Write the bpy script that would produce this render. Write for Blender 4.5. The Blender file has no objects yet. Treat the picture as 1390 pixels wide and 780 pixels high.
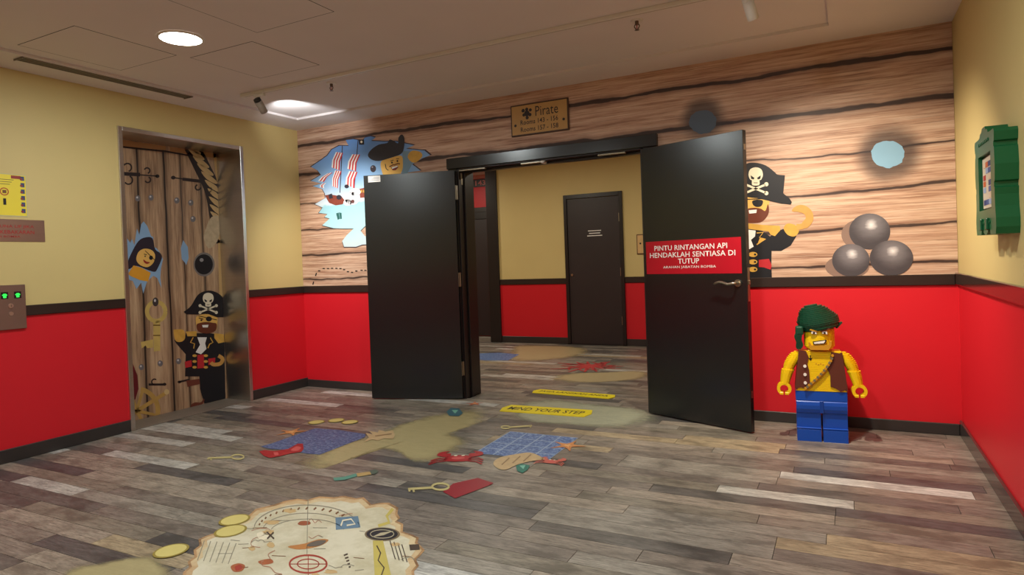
import bpy, bmesh, math, random
from mathutils import Vector, Matrix, noise
PI = math.pi
scn = bpy.context.scene
col = scn.collection

# ------------------------------------------------------------------ camera
S = 1.08
CAM = Vector((4.81557*S, -4.80179*S, 1.17978*S))
YAW, PITCH, ROLL, FPX, V0 = -0.47514, -0.01494, -0.03589, 880.56769, 366.70118
fw = Vector((math.sin(YAW)*math.cos(PITCH), math.cos(YAW)*math.cos(PITCH), math.sin(PITCH)))
rt0 = Vector((math.cos(YAW), -math.sin(YAW), 0)); up0 = rt0.cross(fw)
rt = rt0*math.cos(ROLL)+up0*math.sin(ROLL); up = -rt0*math.sin(ROLL)+up0*math.cos(ROLL)
cd = bpy.data.cameras.new('camera'); cam = bpy.data.objects.new('camera', cd); col.objects.link(cam)
m = Matrix((rt, up, -fw)).transposed().to_4x4(); m.translation = CAM
cam.matrix_world = m
cd.sensor_width = 36; cd.lens = FPX/1390*36; cd.shift_y = -(390-V0)/1390; cd.clip_start = .05
scn.camera = cam

W = 5.866; H = 2.749; HP = H+.02             # room width, ceiling border height, raised centre panel
D1, D2 = 1.08, 1.0067; BBL, BBB = .095, .078   # dado top/bottom, baseboards
YF = -7.4                                     # wall behind the camera
LDX = -.32                                    # lift door plane
CY = 3.77                                     # far corridor wall
FY = 4.45                                     # wall beyond the corridor's corner

# ------------------------------------------------------------------ world, lights, exposure
scn.view_settings.view_transform = 'Standard'; scn.view_settings.look = 'None'
scn.view_settings.exposure = 0.3; scn.view_settings.gamma = 1; scn.view_settings.use_curve_mapping = False
wd = bpy.data.worlds.new('world'); scn.world = wd; wd.use_nodes = True
wd.node_tree.nodes['Background'].inputs[0].default_value = (.02, .018, .015, 1)
wd.node_tree.nodes['Background'].inputs[1].default_value = 1.0

def area(name, loc, target, size, energy, color, spread=None, shape='DISK'):
    l = bpy.data.lights.new(name, 'AREA'); l.shape = shape; l.size = size; l.energy = energy; l.color = color
    if spread: l.spread = spread
    o = bpy.data.objects.new(name, l); col.objects.link(o); o.location = loc
    o.rotation_euler = (Vector(target)-Vector(loc)).to_track_quat('-Z', 'Y').to_euler()
    return o
def spot(name, loc, target, energy, color, angle, blend=.6, r=.03):
    l = bpy.data.lights.new(name, 'SPOT'); l.energy = energy; l.color = color; l.spot_size = math.radians(angle)
    l.spot_blend = blend; l.shadow_soft_size = r
    o = bpy.data.objects.new(name, l); col.objects.link(o); o.location = loc
    o.rotation_euler = (Vector(target)-Vector(loc)).to_track_quat('-Z', 'Y').to_euler()
    return o
COOL = (.92, 1, .99); WARM = (1, .88, .70)
DL = [(1.47, -2.43), (1.5, -5.6), (4.3, -5.6), (4.3, -2.9)]     # recessed downlights
DLE = [24, 26, 16, 36]
for (x, y), e in zip(DL, DLE):
    area('downlight_lamp', (x, y, HP-.012), (x, y, 0), .24, e, COOL)
for x in (1.2, 3.2):
    area('corridor_lamp', (x, 1.9, H-.012), (x, 1.9, 0), .24, 16, (1, .93, .76))
area('corridor_lamp', (-.9, 2.8, H-.012), (-.9, 2.8, 0), .24, 22, (1, .93, .76))

# ------------------------------------------------------------------ materials
def lin(c):
    return tuple(((v/255)/12.92 if v/255 <= .04045 else ((v/255+.055)/1.055)**2.4) for v in c)
MC = {}
def M(name, rgb, rough=.5, metal=0, var=.1, scale=6, stretch=(1, 1, 1), bump=0, spec=.5, emit=0, emit_col=None):
    if name in MC: return MC[name]
    mt = bpy.data.materials.new(name); mt.use_nodes = True; nt = mt.node_tree; b = nt.nodes['Principled BSDF']
    c = lin(rgb)
    tc = nt.nodes.new('ShaderNodeTexCoord'); mp = nt.nodes.new('ShaderNodeMapping'); mp.inputs['Scale'].default_value = stretch
    nz = nt.nodes.new('ShaderNodeTexNoise'); nz.inputs['Scale'].default_value = scale; nz.inputs['Detail'].default_value = 4
    nt.links.new(tc.outputs['Object'], mp.inputs[0]); nt.links.new(mp.outputs[0], nz.inputs['Vector'])
    mx = nt.nodes.new('ShaderNodeMix'); mx.data_type = 'RGBA'
    mx.inputs[6].default_value = (*[v*(1-var) for v in c], 1); mx.inputs[7].default_value = (*[min(1, v*(1+var)) for v in c], 1)
    nt.links.new(nz.outputs[0], mx.inputs[0]); nt.links.new(mx.outputs[2], b.inputs['Base Color'])
    b.inputs['Roughness'].default_value = rough; b.inputs['Metallic'].default_value = metal
    b.inputs['Specular IOR Level'].default_value = spec
    if bump:
        bp = nt.nodes.new('ShaderNodeBump'); bp.inputs['Strength'].default_value = bump; bp.inputs['Distance'].default_value = .002
        n2 = nt.nodes.new('ShaderNodeTexNoise'); n2.inputs['Scale'].default_value = 160; nt.links.new(tc.outputs['Object'], n2.inputs['Vector'])
        nt.links.new(n2.outputs[0], bp.inputs['Height']); nt.links.new(bp.outputs[0], b.inputs['Normal'])
    if emit:
        b.inputs['Emission Color'].default_value = (*(lin(emit_col) if emit_col else c), 1); b.inputs['Emission Strength'].default_value = emit
    MC[name] = mt; return mt

class NT:
    """small helper for building shader graphs"""
    def __init__(s, name):
        s.m = bpy.data.materials.new(name); s.m.use_nodes = True; s.t = s.m.node_tree; s.b = s.t.nodes['Principled BSDF']
    def n(s, typ, **kw):
        x = s.t.nodes.new(typ)
        for k, v in kw.items(): setattr(x, k, v)
        return x
    def l(s, a, b): s.t.links.new(a, b)
    def val(s, inp, v):
        if hasattr(v, 'is_linked') or hasattr(v, 'links'): s.l(v, inp)
        else: inp.default_value = v
    def math(s, op, a, b=0.0, c=0.0, clamp=False):
        x = s.n('ShaderNodeMath', operation=op); x.use_clamp = clamp
        s.val(x.inputs[0], a); s.val(x.inputs[1], b); s.val(x.inputs[2], c); return x.outputs[0]
    def mix(s, f, a, b):
        x = s.n('ShaderNodeMix', data_type='RGBA'); s.val(x.inputs[0], f)
        s.val(x.inputs[6], (*a, 1) if isinstance(a, tuple) and len(a) == 3 else a)
        s.val(x.inputs[7], (*b, 1) if isinstance(b, tuple) and len(b) == 3 else b); return x.outputs[2]
    def noise(s, vec, scale, detail=4, stretch=(1, 1, 1), rough=.55, loc=(0, 0, 0)):
        mp = s.n('ShaderNodeMapping'); mp.inputs['Scale'].default_value = stretch; mp.inputs['Location'].default_value = loc; s.l(vec, mp.inputs[0])
        x = s.n('ShaderNodeTexNoise'); x.inputs['Scale'].default_value = scale; x.inputs['Detail'].default_value = detail; x.inputs['Roughness'].default_value = rough
        s.l(mp.outputs[0], x.inputs['Vector']); return x.outputs[0]
    def ramp(s, f, stops, interp='LINEAR'):
        x = s.n('ShaderNodeValToRGB'); x.color_ramp.interpolation = interp; e = x.color_ramp.elements
        e[0].position, e[0].color = stops[0][0], (*stops[0][1], 1); e[1].position, e[1].color = stops[-1][0], (*stops[-1][1], 1)
        for p_, c_ in stops[1:-1]:
            q = e.new(p_); q.color = (*c_, 1)
        s.l(f, x.inputs[0]); return x.outputs[0]
    def smooth(s, v, a, b):
        x = s.n('ShaderNodeMapRange', interpolation_type='SMOOTHSTEP'); s.val(x.inputs[0], v); x.inputs[1].default_value = a; x.inputs[2].default_value = b
        return x.outputs[0]
    def pos(s): return s.n('ShaderNodeNewGeometry').outputs['Position']
    def sep(s, v):
        x = s.n('ShaderNodeSeparateXYZ'); s.l(v, x.inputs[0]); return x.outputs

def g3(v): return (v, v, v)

def plank_material(name, rgb, k):
    a = NT(name); tc = a.n('ShaderNodeNewGeometry').outputs['Position']; oi = a.n('ShaderNodeObjectInfo')
    off = a.n('ShaderNodeVectorMath', operation='SCALE'); off.inputs[0].default_value = (37, 11, 23); a.l(oi.outputs['Random'], off.inputs['Scale'])
    ad = a.n('ShaderNodeVectorMath', operation='ADD'); a.l(tc, ad.inputs[0]); a.l(off.outputs[0], ad.inputs[1]); v = ad.outputs[0]
    c = lin(rgb)
    g1 = a.noise(v, 9, 6, (1, 9, 1), .65, (k*3.1, k, 0)); g2 = a.noise(v, 34, 5, (1, 10, 1), .7, (k, 0, 0)); g3_ = a.noise(v, 5.0, 4, (1, 2.2, 1), .6, (k, 5, 0))
    f = a.math('ADD', a.math('MULTIPLY', g1, .62), a.math('MULTIPLY', g2, .38))
    base = a.ramp(f, [(.36, tuple(x*.3 for x in c)), (.46, tuple(x*.8 for x in c)), (.53, tuple(x*1.05 for x in c)), (.64, tuple(min(1, x*1.5) for x in c))])
    # dark worn patches with a shape of their own
    w = a.smooth(a.math('ADD', a.math('MULTIPLY', g3_, .6), a.math('MULTIPLY', g1, .4)), .49, .60)
    o = a.mix(a.math('MULTIPLY', w, .72), base, tuple(x*.36 for x in c))
    a.l(o, a.b.inputs['Base Color']); a.b.inputs['Roughness'].default_value = .42
    a.b.inputs['Specular IOR Level'].default_value = .35
    bp = a.n('ShaderNodeBump'); bp.inputs['Strength'].default_value = .15; bp.inputs['Distance'].default_value = .001; a.l(g2, bp.inputs['Height']); a.l(bp.outputs[0], a.b.inputs['Normal'])
    return a.m
TONES = [(150, 139, 125), (133, 123, 112), (122, 113, 104), (142, 135, 124), (103, 98, 92), (129, 121, 108), (163, 147, 120), (179, 176, 167), (190, 188, 181), (89, 86, 84)]
TWT = [5, 6, 5, 5, 3, 4, 1.6, 1.2, .7, 1.6]
PLANK = [plank_material('plank_tone_%d' % i, c, i) for i, c in enumerate(TONES)]

def wall_paint(name, rgb, rough=.55, var=.04):
    return M(name, rgb, rough=rough, var=var, scale=2.5, bump=.25, spec=.4)
YEL = wall_paint('yellow_wall_paint', (208, 187, 126))
RED = wall_paint('red_wall_paint', (210, 30, 42), .42)
CEIL = wall_paint('ceiling_paint', (224, 216, 214), .8)
DARKTRIM = M('dark_trim', (46, 36, 33), rough=.32, var=.15)
BASEB = M('charcoal_baseboard', (52, 48, 47), rough=.3, var=.12)
BLACKD = M('black_door_laminate', (19, 22, 23), rough=.23, var=.12, scale=3, spec=.65)
BROWND = M('brown_black_door', (46, 38, 39), rough=.45, var=.12)
JAMB = M('door_frame_paint', (33, 28, 28), rough=.35, var=.1)
STEEL = M('brushed_steel', (206, 202, 196), rough=.32, metal=1, var=.12, scale=3, stretch=(1, 1, 60))
STEELD = M('satin_nickel', (168, 158, 140), rough=.35, metal=1, var=.1)
WHITE = M('white_paint_metal', (225, 220, 212), rough=.4, var=.04)
BLACKP = M('black_plastic', (20, 20, 21), rough=.4, var=.1)
GAPM = M('dark_gap', (24, 21, 19), rough=.9, var=.1)

# ------------------------------------------------------------------ geometry helpers
def px(u, v, ax, val):
    d = fw+rt*((u-695)/FPX)-up*((v-V0)/FPX)
    return CAM+d*((val-CAM[ax])/d[ax])
def obj(name, bm_or_mesh, mat, parent=None, loc=None):
    if isinstance(bm_or_mesh, bmesh.types.BMesh):
        me = bpy.data.meshes.new(name); bm_or_mesh.to_mesh(me); bm_or_mesh.free()
    else: me = bm_or_mesh
    for mm in (mat if isinstance(mat, (list, tuple)) else [mat]): me.materials.append(mm)
    o = bpy.data.objects.new(name, me); col.objects.link(o)
    if loc is not None: o.location = loc
    if parent is not None: o.parent = parent
    return o
def empty(name, loc=(0, 0, 0), rz=0, parent=None):
    o = bpy.data.objects.new(name, None); o.empty_display_size = .05; col.objects.link(o); o.location = loc; o.rotation_euler = (0, 0, rz)
    if parent is not None: o.parent = parent
    return o
def tag(o, label=None, cat=None, group=None, kind=None):
    if label: o['label'] = label
    if cat: o['category'] = cat
    if group: o['group'] = group
    if kind: o['kind'] = kind
    return o
def box(bm, a, b, mi=0):
    x0, y0, z0 = a; x1, y1, z1 = b
    v = [bm.verts.new(p) for p in ((x0, y0, z0), (x1, y0, z0), (x1, y1, z0), (x0, y1, z0), (x0, y0, z1), (x1, y0, z1), (x1, y1, z1), (x0, y1, z1))]
    for f in ((0, 3, 2, 1), (4, 5, 6, 7), (0, 1, 5, 4), (1, 2, 6, 5), (2, 3, 7, 6), (3, 0, 4, 7)):
        bm.faces.new([v[i] for i in f]).material_index = mi
def bx(a, b, bevel=0, seg=2):
    bm = bmesh.new(); box(bm, a, b)
    if bevel: bmesh.ops.bevel(bm, geom=bm.edges[:], offset=bevel, segments=seg, affect='EDGES', profile=.5)
    return bm
def prism(bm, pts, z0, z1, mi=0, plane='xy'):
    """prism over polygon pts; plane 'xy' extrudes z, 'xz' extrudes y"""
    f = (lambda p, h: (p[0], p[1], h)) if plane == 'xy' else (lambda p, h: (p[0], h, p[1]))
    a = [bm.verts.new(f(p, z0)) for p in pts]; b = [bm.verts.new(f(p, z1)) for p in pts]; n = len(pts)
    bm.faces.new(a[::-1]).material_index = mi; bm.faces.new(b).material_index = mi
    for i in range(n): bm.faces.new((a[i], a[(i+1) % n], b[(i+1) % n], b[i])).material_index = mi
    bmesh.ops.recalc_face_normals(bm, faces=bm.faces)
def tube(bm, path, r, seg=10, cap=True):
    rings = []; n = len(path); P = [Vector(p) for p in path]
    rr = r if isinstance(r, (list, tuple)) else [r]*n; ref = None
    for i in range(n):
        t = (P[min(i+1, n-1)]-P[max(i-1, 0)]).normalized()
        if ref is None: ref = t.orthogonal().normalized()
        else: ref = (ref-t*ref.dot(t)).normalized()
        b = t.cross(ref)
        rings.append([bm.verts.new(P[i]+(ref*math.cos(2*PI*k/seg)+b*math.sin(2*PI*k/seg))*rr[i]) for k in range(seg)])
    for i in range(n-1):
        for k in range(seg): bm.faces.new((rings[i][k], rings[i][(k+1) % seg], rings[i+1][(k+1) % seg], rings[i+1][k]))
    if cap: bm.faces.new(rings[0][::-1]); bm.faces.new(rings[-1])
    bmesh.ops.recalc_face_normals(bm, faces=bm.faces)
def smooth(o):
    for p in o.data.polygons: p.use_smooth = True
    return o
def cyl(bm, c, r, z0, z1, seg=24, r2=None):
    r2 = r if r2 is None else r2
    a = [bm.verts.new((c[0]+r*math.cos(2*PI*k/seg), c[1]+r*math.sin(2*PI*k/seg), z0)) for k in range(seg)]
    b = [bm.verts.new((c[0]+r2*math.cos(2*PI*k/seg), c[1]+r2*math.sin(2*PI*k/seg), z1)) for k in range(seg)]
    bm.faces.new(a[::-1]); bm.faces.new(b)
    for k in range(seg): bm.faces.new((a[k], a[(k+1) % seg], b[(k+1) % seg], b[k]))
def struct(name, bm, mat, label=None, parent=None):
    o = obj(name, bm, mat, parent)
    if parent is None: tag(o, label, kind='structure')
    return o

# flat print: photo pixels -> point on the wall / floor / door that carries the print
PLN = {'B': (1, -.004, -1), 'L': (0, 0, 1), 'D': (0, LDX, 1), 'R': (0, W, -1), 'F': (2, 0, 1)}
def pj(plane, p, layer=1):
    ax, val, s = PLN[plane]; q = px(p[0], p[1], ax, val+s*.0008*layer)
    if plane == 'D': q.y = min(max(q.y, -1.955+.037), -.735-.037); q.z = min(max(q.z, .006), 2.475-.037)   # the print ends at the door's edge
    return q
def zoomed(x0, y0, k):            # turns coordinates read off an enlarged crop into photo pixels
    return lambda pts: [(x0+a/k, y0+b/k) for a, b in pts]
def spline(pts, n=4, closed=True):
    out = []; N = len(pts)
    for i in range(N if closed else N-1):
        g = lambda j: pts[j % N] if closed else pts[min(max(j, 0), N-1)]
        p0, p1, p2, p3 = g(i-1), g(i), g(i+1), g(i+2)
        for k in range(n):
            t = k/n
            out.append(tuple(.5*(2*p1[a]+(p2[a]-p0[a])*t+(2*p0[a]-5*p1[a]+4*p2[a]-p3[a])*t*t+(3*p1[a]-p0[a]-3*p2[a]+p3[a])*t**3) for a in (0, 1)))
    if not closed: out.append(pts[-1])
    return out
def ell(cx, cy, rx, ry, n=28, a0=0, a1=2*PI):
    full = abs(a1-a0) >= 2*PI-1e-6
    return [(cx+rx*math.cos(a0+(a1-a0)*k/(n if full else n-1)), cy+ry*math.sin(a0+(a1-a0)*k/(n if full else n-1))) for k in range(n)]
def stroke(path, w):
    """polygon of a brush line of width w (pixels)"""
    L, R = [], []
    for i, p in enumerate(path):
        a = path[max(i-1, 0)]; b = path[min(i+1, len(path)-1)]; d = Vector((b[0]-a[0], b[1]-a[1])).normalized(); ww = w[i] if isinstance(w, (list, tuple)) else w
        L.append((p[0]-d.y*ww/2, p[1]+d.x*ww/2)); R.append((p[0]+d.y*ww/2, p[1]-d.x*ww/2))
    return L+R[::-1]
def decal(name, plane, polys, mat, layer=1, parent=None):
    """polys: one polygon or a list of polygons in photo pixels, all of one colour; each printed flat on the plane as its own piece"""
    if isinstance(polys[0], list):
        first = decal(name, plane, polys[0], mat, layer, parent)
        for po in polys[1:]: decal(name, plane, po, mat, layer, parent)
        return first
    w = [pj(plane, p, layer) for p in polys]; c = sum(w, Vector())/len(w)
    ax, val, s = PLN[plane]; nrm = Vector([s if i == ax else 0 for i in range(3)])
    bm = bmesh.new(); f = bm.faces.new([bm.verts.new(q-c) for q in w]); f.normal_update()
    if f.normal.dot(nrm) < 0: f.normal_flip()
    bmesh.ops.triangulate(bm, faces=bm.faces[:])
    o = obj(name, bm, mat, None, c)
    if parent is not None: o.parent = parent; o.location = c-pworld(parent)
    return o
def pworld(o):
    v = Vector(o.location)
    while o.parent is not None:
        o = o.parent; v = v+o.location
    return v
def text_mesh(s, bold=0.0):
    cu = bpy.data.curves.new('t', 'FONT'); cu.body = s; cu.align_x = 'CENTER'; cu.align_y = 'CENTER'; cu.resolution_u = 2; cu.offset = bold; cu.space_character = 1.02
    t = bpy.data.objects.new('t', cu); col.objects.link(t); dg = bpy.context.evaluated_depsgraph_get()
    me = bpy.data.meshes.new_from_object(t.evaluated_get(dg)); bpy.data.objects.remove(t); bpy.data.curves.remove(cu)
    return me
def text(name, s, c, right, upv, width, height, mat, parent=None, bold=.01, inv=None):
    """lettering centred at c, fitted to width x height"""
    me = text_mesh(s, bold); xs = [v.co.x for v in me.vertices]; ys = [v.co.y for v in me.vertices]
    cx, cy = (min(xs)+max(xs))/2, (min(ys)+max(ys))/2; sx = width/(max(xs)-min(xs)); sy = height/(max(ys)-min(ys))
    r, u = Vector(right), Vector(upv)
    for v in me.vertices: v.co = r*((v.co.x-cx)*sx)+u*((v.co.y-cy)*sy)
    o = obj(name, me, mat, None, c)
    if parent is not None:
        o.parent = parent
        if inv: o.location = Vector(c)-pworld(parent)
    return o
rnd = random.Random(7)

# ================================================================== THE SETTING
# ------------------------------------------------------------------ floor: planks laid along the back wall
floor = struct('floor', bx((-2.6, YF, -.06), (W, 4.6, -.006)), GAPM, 'floor of weathered grey-brown planks laid parallel to the mural wall')
RW, PLEN = .117, .91
planks = []
def floor_rows():
    i = 0; y = -.001
    while y > YF:
        yield y-RW, y, 0.0, W; y -= RW
    y = 0.0
    while y < FY:
        hi = y+RW
        if y < .24: yield y, min(hi, .24), 2.03, 3.745
        else: yield y, hi, -2.4, W
        y = hi if y >= .24 else min(hi, .24)
for y0, y1, xa, xb in floor_rows():
    x = xa-rnd.uniform(0, PLEN)
    while x < xb:
        L = PLEN*rnd.choice((1, 1, 1, .72, 1.22)); a, b = max(x, xa), min(x+L, xb)
        if b-a > .02: planks.append((a, b, y0, y1, rnd.choices(range(len(TONES)), TWT)[0]))
        x += L
def project(q):
    d = q-CAM; w_ = d.dot(fw)
    return (695+FPX*d.dot(rt)/w_, V0-FPX*d.dot(up)/w_) if w_ > .1 else None
def shows(pl):
    n = 0
    for t in (0, .25, .5, .75, 1):
        uv = project(Vector((pl[0]+t*(pl[1]-pl[0]), (pl[2]+pl[3])/2, 0)))
        if uv and -5 < uv[0] < 1395 and uv[1] < 785: n += 1
    return n
def size_seen(pl):
    d2 = (Vector(((pl[0]+pl[1])/2, (pl[2]+pl[3])/2, 0))-CAM).length_squared
    return shows(pl)/5*(pl[1]-pl[0])*RW/d2
order = sorted(planks, key=size_seen, reverse=True)
pm = {}
G = .0013
def plank_mesh(L, wd_, t):
    k = (round(L, 3), round(wd_, 4), t)
    if k not in pm:
        bm = bmesh.new(); box(bm, (-L/2+G, -wd_/2+G, -.006), (L/2-G, wd_/2-G, 0))
        me = bpy.data.meshes.new('plank'); bm.to_mesh(me); bm.free(); me.materials.append(PLANK[t]); pm[k] = me
    return pm[k]
for a, b, y0, y1, t in order[:298]:
    o = bpy.data.objects.new('plank', plank_mesh(b-a, y1-y0, t)); col.objects.link(o)
    o.location = ((a+b)/2, (y0+y1)/2, 0); o.parent = floor
bm = bmesh.new()
for a, b, y0, y1, t in order[298:]:
    box(bm, (a+G, y0+G, -.006), (b-G, y1-G, 0), t)
o = obj('far_planks', bm, PLANK, floor); o['kind'] = 'stuff'

# ------------------------------------------------------------------ walls
LY0, LY1, LZ = -1.955, -.735, 2.475        # lift frame outside
WT = .24
for nm, y0, y1, lb in (('wall_left', YF, LY0, 'left wall, yellow above a red dado, left of the lift'), ('wall_left_corner', LY1, 0, 'left wall between the lift and the mural corner')):
    bm = bmesh.new(); box(bm, (-.5, y0, 0), (0, y1, D1-.01), 1); box(bm, (-.5, y0, D1-.01), (0, y1, H), 0); struct(nm, bm, [YEL, RED], lb)
struct('wall_left_header', bx((-.5, LY0, LZ), (0, LY1, H)), YEL, 'yellow left wall above the lift')
struct('wall_left_shaft', bx((-.5, LY0, 0), (LDX-.032, LY1, LZ)), GAPM, 'dark shaft wall behind the lift doors')
OX0, OX1, OZ = 1.985, 3.78, 2.165          # rough opening in the back wall
bm = bmesh.new()
for x0, x1 in ((-2.6, OX0), (OX1, W+.2)):
    box(bm, (max(x0, -.5), 0, 0), (x1, WT, D1-.01), 1); box(bm, (max(x0, -.5), 0, D1-.01), (x1, WT, H), 0)
box(bm, (OX0, 0, OZ), (OX1, WT, H), 0)
struct('wall_back', bm, [YEL, RED], 'back wall with red dado under the mural')
bm = bmesh.new(); box(bm, (W, YF, 0), (W+.2, 0, D1-.01), 1); box(bm, (W, YF, D1-.01), (W+.2, 0, H), 0)
struct('wall_right', bm, [YEL, RED], 'right wall, yellow above a glossy red dado')
bm = bmesh.new(); box(bm, (-.5, YF-.2, 0), (W+.2, YF, D1-.01), 1); box(bm, (-.5, YF-.2, D1-.01), (W+.2, YF, H), 0)
struct('wall_front', bm, [YEL, RED], 'wall behind the viewer')
# corridor beyond the doors
PX0, PX1 = .207, .378
bm = bmesh.new(); box(bm, (PX0, CY, 0), (W+.2, FY, D1-.1), 1); box(bm, (PX0, CY, D1-.1), (W+.2, FY, H), 0)
struct('wall_corridor', bm, [YEL, RED], 'yellow and red corridor wall seen through the open doors')
bm = bmesh.new(); box(bm, (-2.6, FY, 0), (PX0+.3, FY+.15, H), 0)
struct('wall_corridor_end', bm, [RED], 'red wall at the far end of the corridor')
bm = bmesh.new(); box(bm, (-2.6, WT, 0), (-2.4, FY, D1), 1); box(bm, (-2.6, WT, D1), (-2.4, FY, H), 0); box(bm, (-2.6, WT-.2, 0), (-.5, WT, H), 0)
struct('wall_corridor_left', bm, [YEL, RED], 'left end wall of the corridor')
bm = bmesh.new(); box(bm, (W, WT, 0), (W+.2, CY, D1), 1); box(bm, (W, WT, D1), (W+.2, CY, H), 0)
struct('wall_corridor_right', bm, [YEL, RED], 'right end wall of the corridor')

# ------------------------------------------------------------------ ceiling: high border round a dropped panel
bm = bmesh.new(); CX0, CX1, CY0, CY1 = .385, 5.14, YF+.6, -.376
for a_, b_ in (((-.5, YF), (CX0, 0)), ((CX1, YF), (W+.2, 0)), ((CX0, YF), (CX1, CY0)), ((CX0, CY1), (CX1, 0)), ((-2.6, 0), (W+.2, FY+.15))):
    box(bm, (a_[0], a_[1], H), (b_[0], b_[1], H+.1))
ceiling = struct('ceiling', bm, CEIL, 'off-white plasterboard ceiling with a shallow raised centre')
obj('centre_panel', bx((CX0, CY0, HP), (CX1, CY1, H+.1)), CEIL, ceiling)
for x0, x1, y0, y1 in ((.52, 1.14, -2.89, -2.23), (1.175, 1.78, -2.14, -1.535), (1.94, 2.57, -2.87, -2.24)):
    obj('access_panel_gap', bx((x0-.004, y0-.004, HP-.0010), (x1+.004, y1+.004, HP-.0001)), GAPM, ceiling)
    obj('access_panel', bx((x0, y0, HP-.0011), (x1, y1, HP-.0002)), CEIL, ceiling)

# ------------------------------------------------------------------ trims
def trim(name, a, b, mat, label, bev=.004):
    return struct(name, bx(a, b, bev, 1), mat, label)
PLT = .016
trim('trim_1', (0, YF, D2), (PLT, LY0, D1), DARKTRIM, 'dark dado rail on the wall by the lift call panel')
trim('trim_2', (0, LY1, D2), (PLT, 0, D1), DARKTRIM, 'short dark dado rail between the lift and the corner')
trim('trim_3', (PLT, -PLT, D2), (1.905, 0, D1), DARKTRIM, 'dark dado rail under the ship mural')
trim('trim_4', (3.89, -PLT, D2), (W-.02, 0, D1), DARKTRIM, 'dark dado rail under the cannonball mural')
DGLOSS = M('glossy_dark_trim', (60, 44, 38), rough=.12, var=.12, spec=.8)
trim('trim_5', (W-.02, YF, D2+.004), (W, 0, D1+.01), DGLOSS, 'glossy dark dado rail on the right wall')
trim('baseboard_left', (0, YF, 0), (.014, LY0, BBL), BASEB, 'charcoal baseboard on the wall left of the lift')
trim('baseboard_left_corner', (0, LY1, 0), (.014, 0, BBL), BASEB, 'charcoal baseboard between the lift and the corner')
trim('baseboard_back', (.014, -.014, 0), (1.905, 0, BBB), BASEB, 'charcoal baseboard behind the left door leaf')
trim('baseboard_back_right', (3.89, -.014, 0), (W-.016, 0, BBB), BASEB, 'charcoal baseboard behind the toy statue')
BGLOSS = M('glossy_baseboard', (58, 53, 51), rough=.16, var=.12, spec=.7)
trim('baseboard_right', (W-.016, YF, 0), (W, 0, .103), BGLOSS, 'glossy charcoal baseboard on the right wall')
trim('trim_6', (PX1, CY-.014, .9), (1.5, CY, .985), DARKTRIM, 'dark dado rail in the corridor left of the closed door')
trim('trim_7', (2.4, CY-.014, .9), (W, CY, .985), DARKTRIM, 'dark dado rail in the corridor right of the closed door')
trim('baseboard_corridor', (PX1, CY-.014, 0), (1.5, CY, .1), BASEB, 'corridor baseboard left of the closed door')
trim('baseboard_corridor_right', (2.4, CY-.014, 0), (W, CY, .1), BASEB, 'corridor baseboard right of the closed door')
trim('trim_8', (PX0-.02, CY-.03, 0), (PX1, CY+.3, H-.001), JAMB, 'dark full-height corner post in the corridor')

# ------------------------------------------------------------------ door frame of the double doors
IX0, IX1, IZ = 2.02, 3.745, 2.135
bm = bmesh.new()
fr = empty('double_door_frame', (2.88, 0, 0)); tag(fr, 'black frame round the open double doorway under the room sign', 'door frame')
def fpart(name, a, b, mat, bev=.003):
    c = fr.location; return obj(name, bx(tuple(Vector(a)-c), tuple(Vector(b)-c), bev, 1), mat, fr)
fpart('jamb', (OX0, -.02, .0), (IX0, WT+.01, OZ), JAMB); fpart('jamb', (IX1, -.02, .0), (OX1, WT+.01, OZ), JAMB)
fpart('head_jamb', (OX0, -.02, IZ), (OX1, WT+.01, OZ), JAMB)
CB = M('black_casing', (30, 32, 33), rough=.22, var=.1, spec=.6)
fpart('casing', (1.905, -.022, 0), (OX0+.012, 0, 2.245), CB); fpart('casing', (OX1-.012, -.022, 0), (3.89, 0, 2.245), CB)
fpart('head_casing', (1.905, -.045, IZ+.012), (3.89, 0, 2.245), CB)
fpart('door_stop', (IX0, .06, IZ-.02), (IX1, .1, IZ), JAMB)
for x in (IX0, IX1-.018): fpart('door_stop', (x, .06, 0), (x+.018, .1, IZ-.02), JAMB)
for xa, xb in ((2.02, 2.3), (2.66, 2.9), (3.38, 3.62)): fpart('closer_track', (xa, -.012, IZ-.014), (xb, .02, IZ), STEELD)
fpart('strike_plate', (IX0-.002, .02, 2.0), (IX0+.004, .045, 2.11), STEELD)
fpart('catch', (2.86, -.02, IZ-.022), (2.89, .05, IZ), WHITE)

# door leaves, hung on the frame and folded back against the wall
LW, LT = .89, .044
def leaf(name, hinge, ang, label, flip):
    t = empty(name, (hinge[0], hinge[1], 0), ang); tag(t, label, kind='structure')
    y0, y1 = (0, LT) if not flip else (-LT, 0)
    obj('panel', bx((0, y0, .01), (LW, y1, 2.128), .002, 1), BLACKD, t)
    for z in (.22, 1.05, 1.86):
        bm = bmesh.new(); cyl(bm, (-.008, (y0+y1)/2+(LT*.35 if not flip else -LT*.35), 0), .009, z, z+.13, 12)
        box(bm, (-.003, y0+.006, z), (.0005, y1-.004, z+.13)); obj('hinge', bm, STEELD, t)
    return t
dR = leaf('door_1', (3.765, -.066), math.atan2(-.349, .827), 'open black door leaf with red fire notice and lever handle', False)
dL = leaf('door_2', (2.005, -.066), math.atan2(-.27, -.86), 'open black door leaf with a small white sticker in front of the ship mural', True)
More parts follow.
